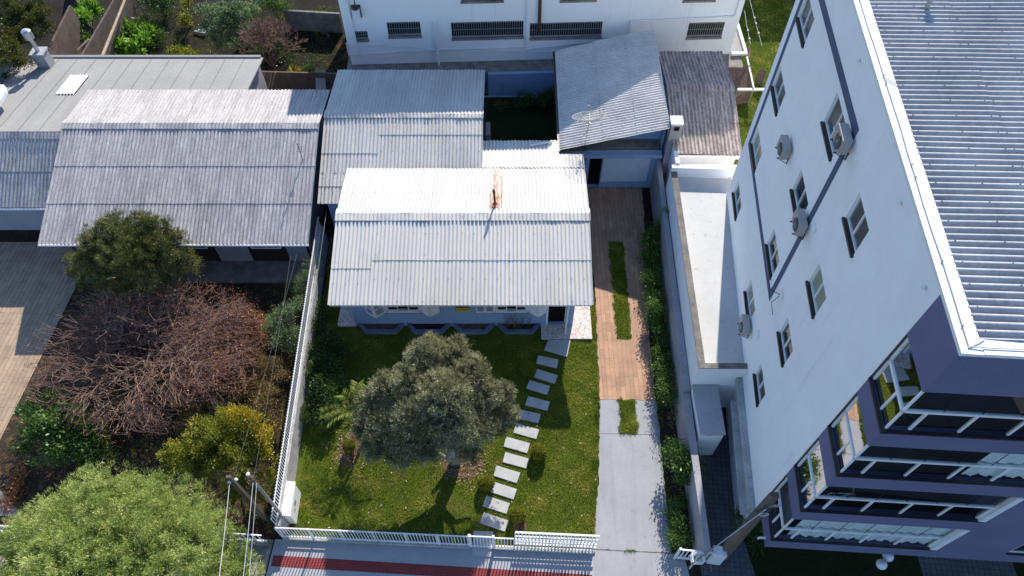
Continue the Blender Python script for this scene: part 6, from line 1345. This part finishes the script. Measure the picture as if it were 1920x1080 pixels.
# grass
lawnp = [(-8.6, 8.35), (3.12, 7.8), (3.5, 10.5), (3.8, 14.1), (3.85, 16.9), (3.75, 17.0), (3.70, 17.1), (1.3, 17.05), (-8.6, 17.2)]
grass('front_lawn_grass', lawnp, 150000, .060, holes=((at(655, 842).x, at(655, 842).y, .55, .8, .35), (at(868, 868).x, at(868, 868).y, .9, .75, .3), (-2.2, 10.0, 1.3, 1.2, .6)), label='mown grass of the front lawn')
grass('edge_grass', [(3.7, 17.1), (3.95, 17.1), (4.0, 26.4), (3.6, 26.4)], 6000, .08, seed=5, label='grass edge left of the terracotta drive')
grass('drive_strip_grass', jag([(4.88, 22.9), (5.6, 22.9), (5.5, 17.15), (4.84, 17.15)], .11, .15, 21), 10500, .10, seed=6, label='grass strip in the terracotta drive')
grass('lower_drive_strip_grass', jag([(4.64, 14.12), (5.33, 14.12), (5.28, 12.45), (4.62, 12.45)], .11, .15, 22), 3600, .10, seed=7, label='grass strip between the concrete tracks')
grass('drive_joint_grass', [(4.3, 7.72), (4.75, 7.7), (4.75, 7.62), (4.3, 7.66)], 90, .10, seed=8, label='grass tuft in the drive joint')
grass('back_lawn_grass', [(11.3, 24.7), (17, 24.7), (19, 46), (14.0, 46), (13.9, 36.0), (11.6, 33)], 42000, .09, seed=9, tb=.14, label='bright grass of the back lawn')
grass('garden_grass', [(-20.5, 12), (-20, 20), (-9.6, 20), (-9.1, 8.6), (-12, 8.7)], 16000, .10, seed=10, tb=-.1, label='patchy weeds in the left garden')
grass('side_grass', [(-9.0, 17.2), (-8.1, 17.2), (-8.1, 22.5), (-9.1, 22.5)], 4000, .09, seed=11, label='weeds beside the left patio')

rs = np.random.RandomState(77); q = scatter(lawnp, 420, rs); D_ = rs.normal(size=(420, 3)); D_[:, 2] *= .3
tag(leaf_mesh('fallen_leaves', np.c_[q, .06 + .02 * rs.rand(420)], D_, .09, .05, rs.rand(420), 'lf_dry', loc=(0, 10, 0)), 'pale fallen leaves scattered over the front lawn', 'leaves', kind='stuff')
rs = np.random.RandomState(78); q = np.concatenate([rs.normal(size=(500, 2)) * .5 + np.array(at(870, 868)[:2]), rs.normal(size=(350, 2)) * .4 + np.array(at(655, 842)[:2])]); n = len(q); D_ = rs.normal(size=(n, 3)); D_[:, 2] *= .3
tag(leaf_mesh('leaf_litter', np.c_[q, .03 + .03 * rs.rand(n)], D_, .08, .045, rs.rand(n), 'lf_dry', loc=(0, 11, 0)), 'dry leaf litter under the olive tree', 'leaves', kind='stuff')
grass('verge_weeds', [(6.05, 7.7), (6.35, 7.7), (6.5, 14), (6.2, 14)], 1500, .08, seed=12, label='weeds along the concrete drive edge')
grass('drive_edge_grass', [(3.02, 7.9), (3.2, 7.9), (3.85, 14.1), (3.6, 14.1)], 3000, .09, seed=13, label='ragged grass at the left edge of the concrete drive')

# unseen house added beyond the top of frame to shade the back lawn
nh = thing('unseen_shade_house', (20, 50, 0), 'plain house beyond the far edge of the back lawn, throwing the shade on it', 'house')
mb = M(); mb.box(14.3, 27, 48.5, 56, 0, 4.6); mb.build('wall', 'white_wall', nh)
mb = M(); mb.hexa([(14, 48.2, 4.6), (27.3, 48.2, 4.6), (27.3, 56.3, 4.6), (14, 56.3, 4.6), (14, 51.4, 7.8), (27.3, 51.4, 7.8), (27.3, 51.8, 7.8), (14, 51.8, 7.8)]); mb.build('roof', 'mid_roof', nh)

grass('yard_weeds', [(-26, 33.8), (-9.8, 35), (-10, 43), (-27, 43)], 12000, .16, seed=15, tb=-.25, label='low dark weeds on the top yard soil')
bush('yard_shrub', [(300, 20, .9, .7), (285, 5, 1.0, .8), (320, 0, .9, .6)], 3600, .14, .06, 'lf_dark', 'dark shrub at the top edge between the tub and the small yellowish shrub', seed=63)
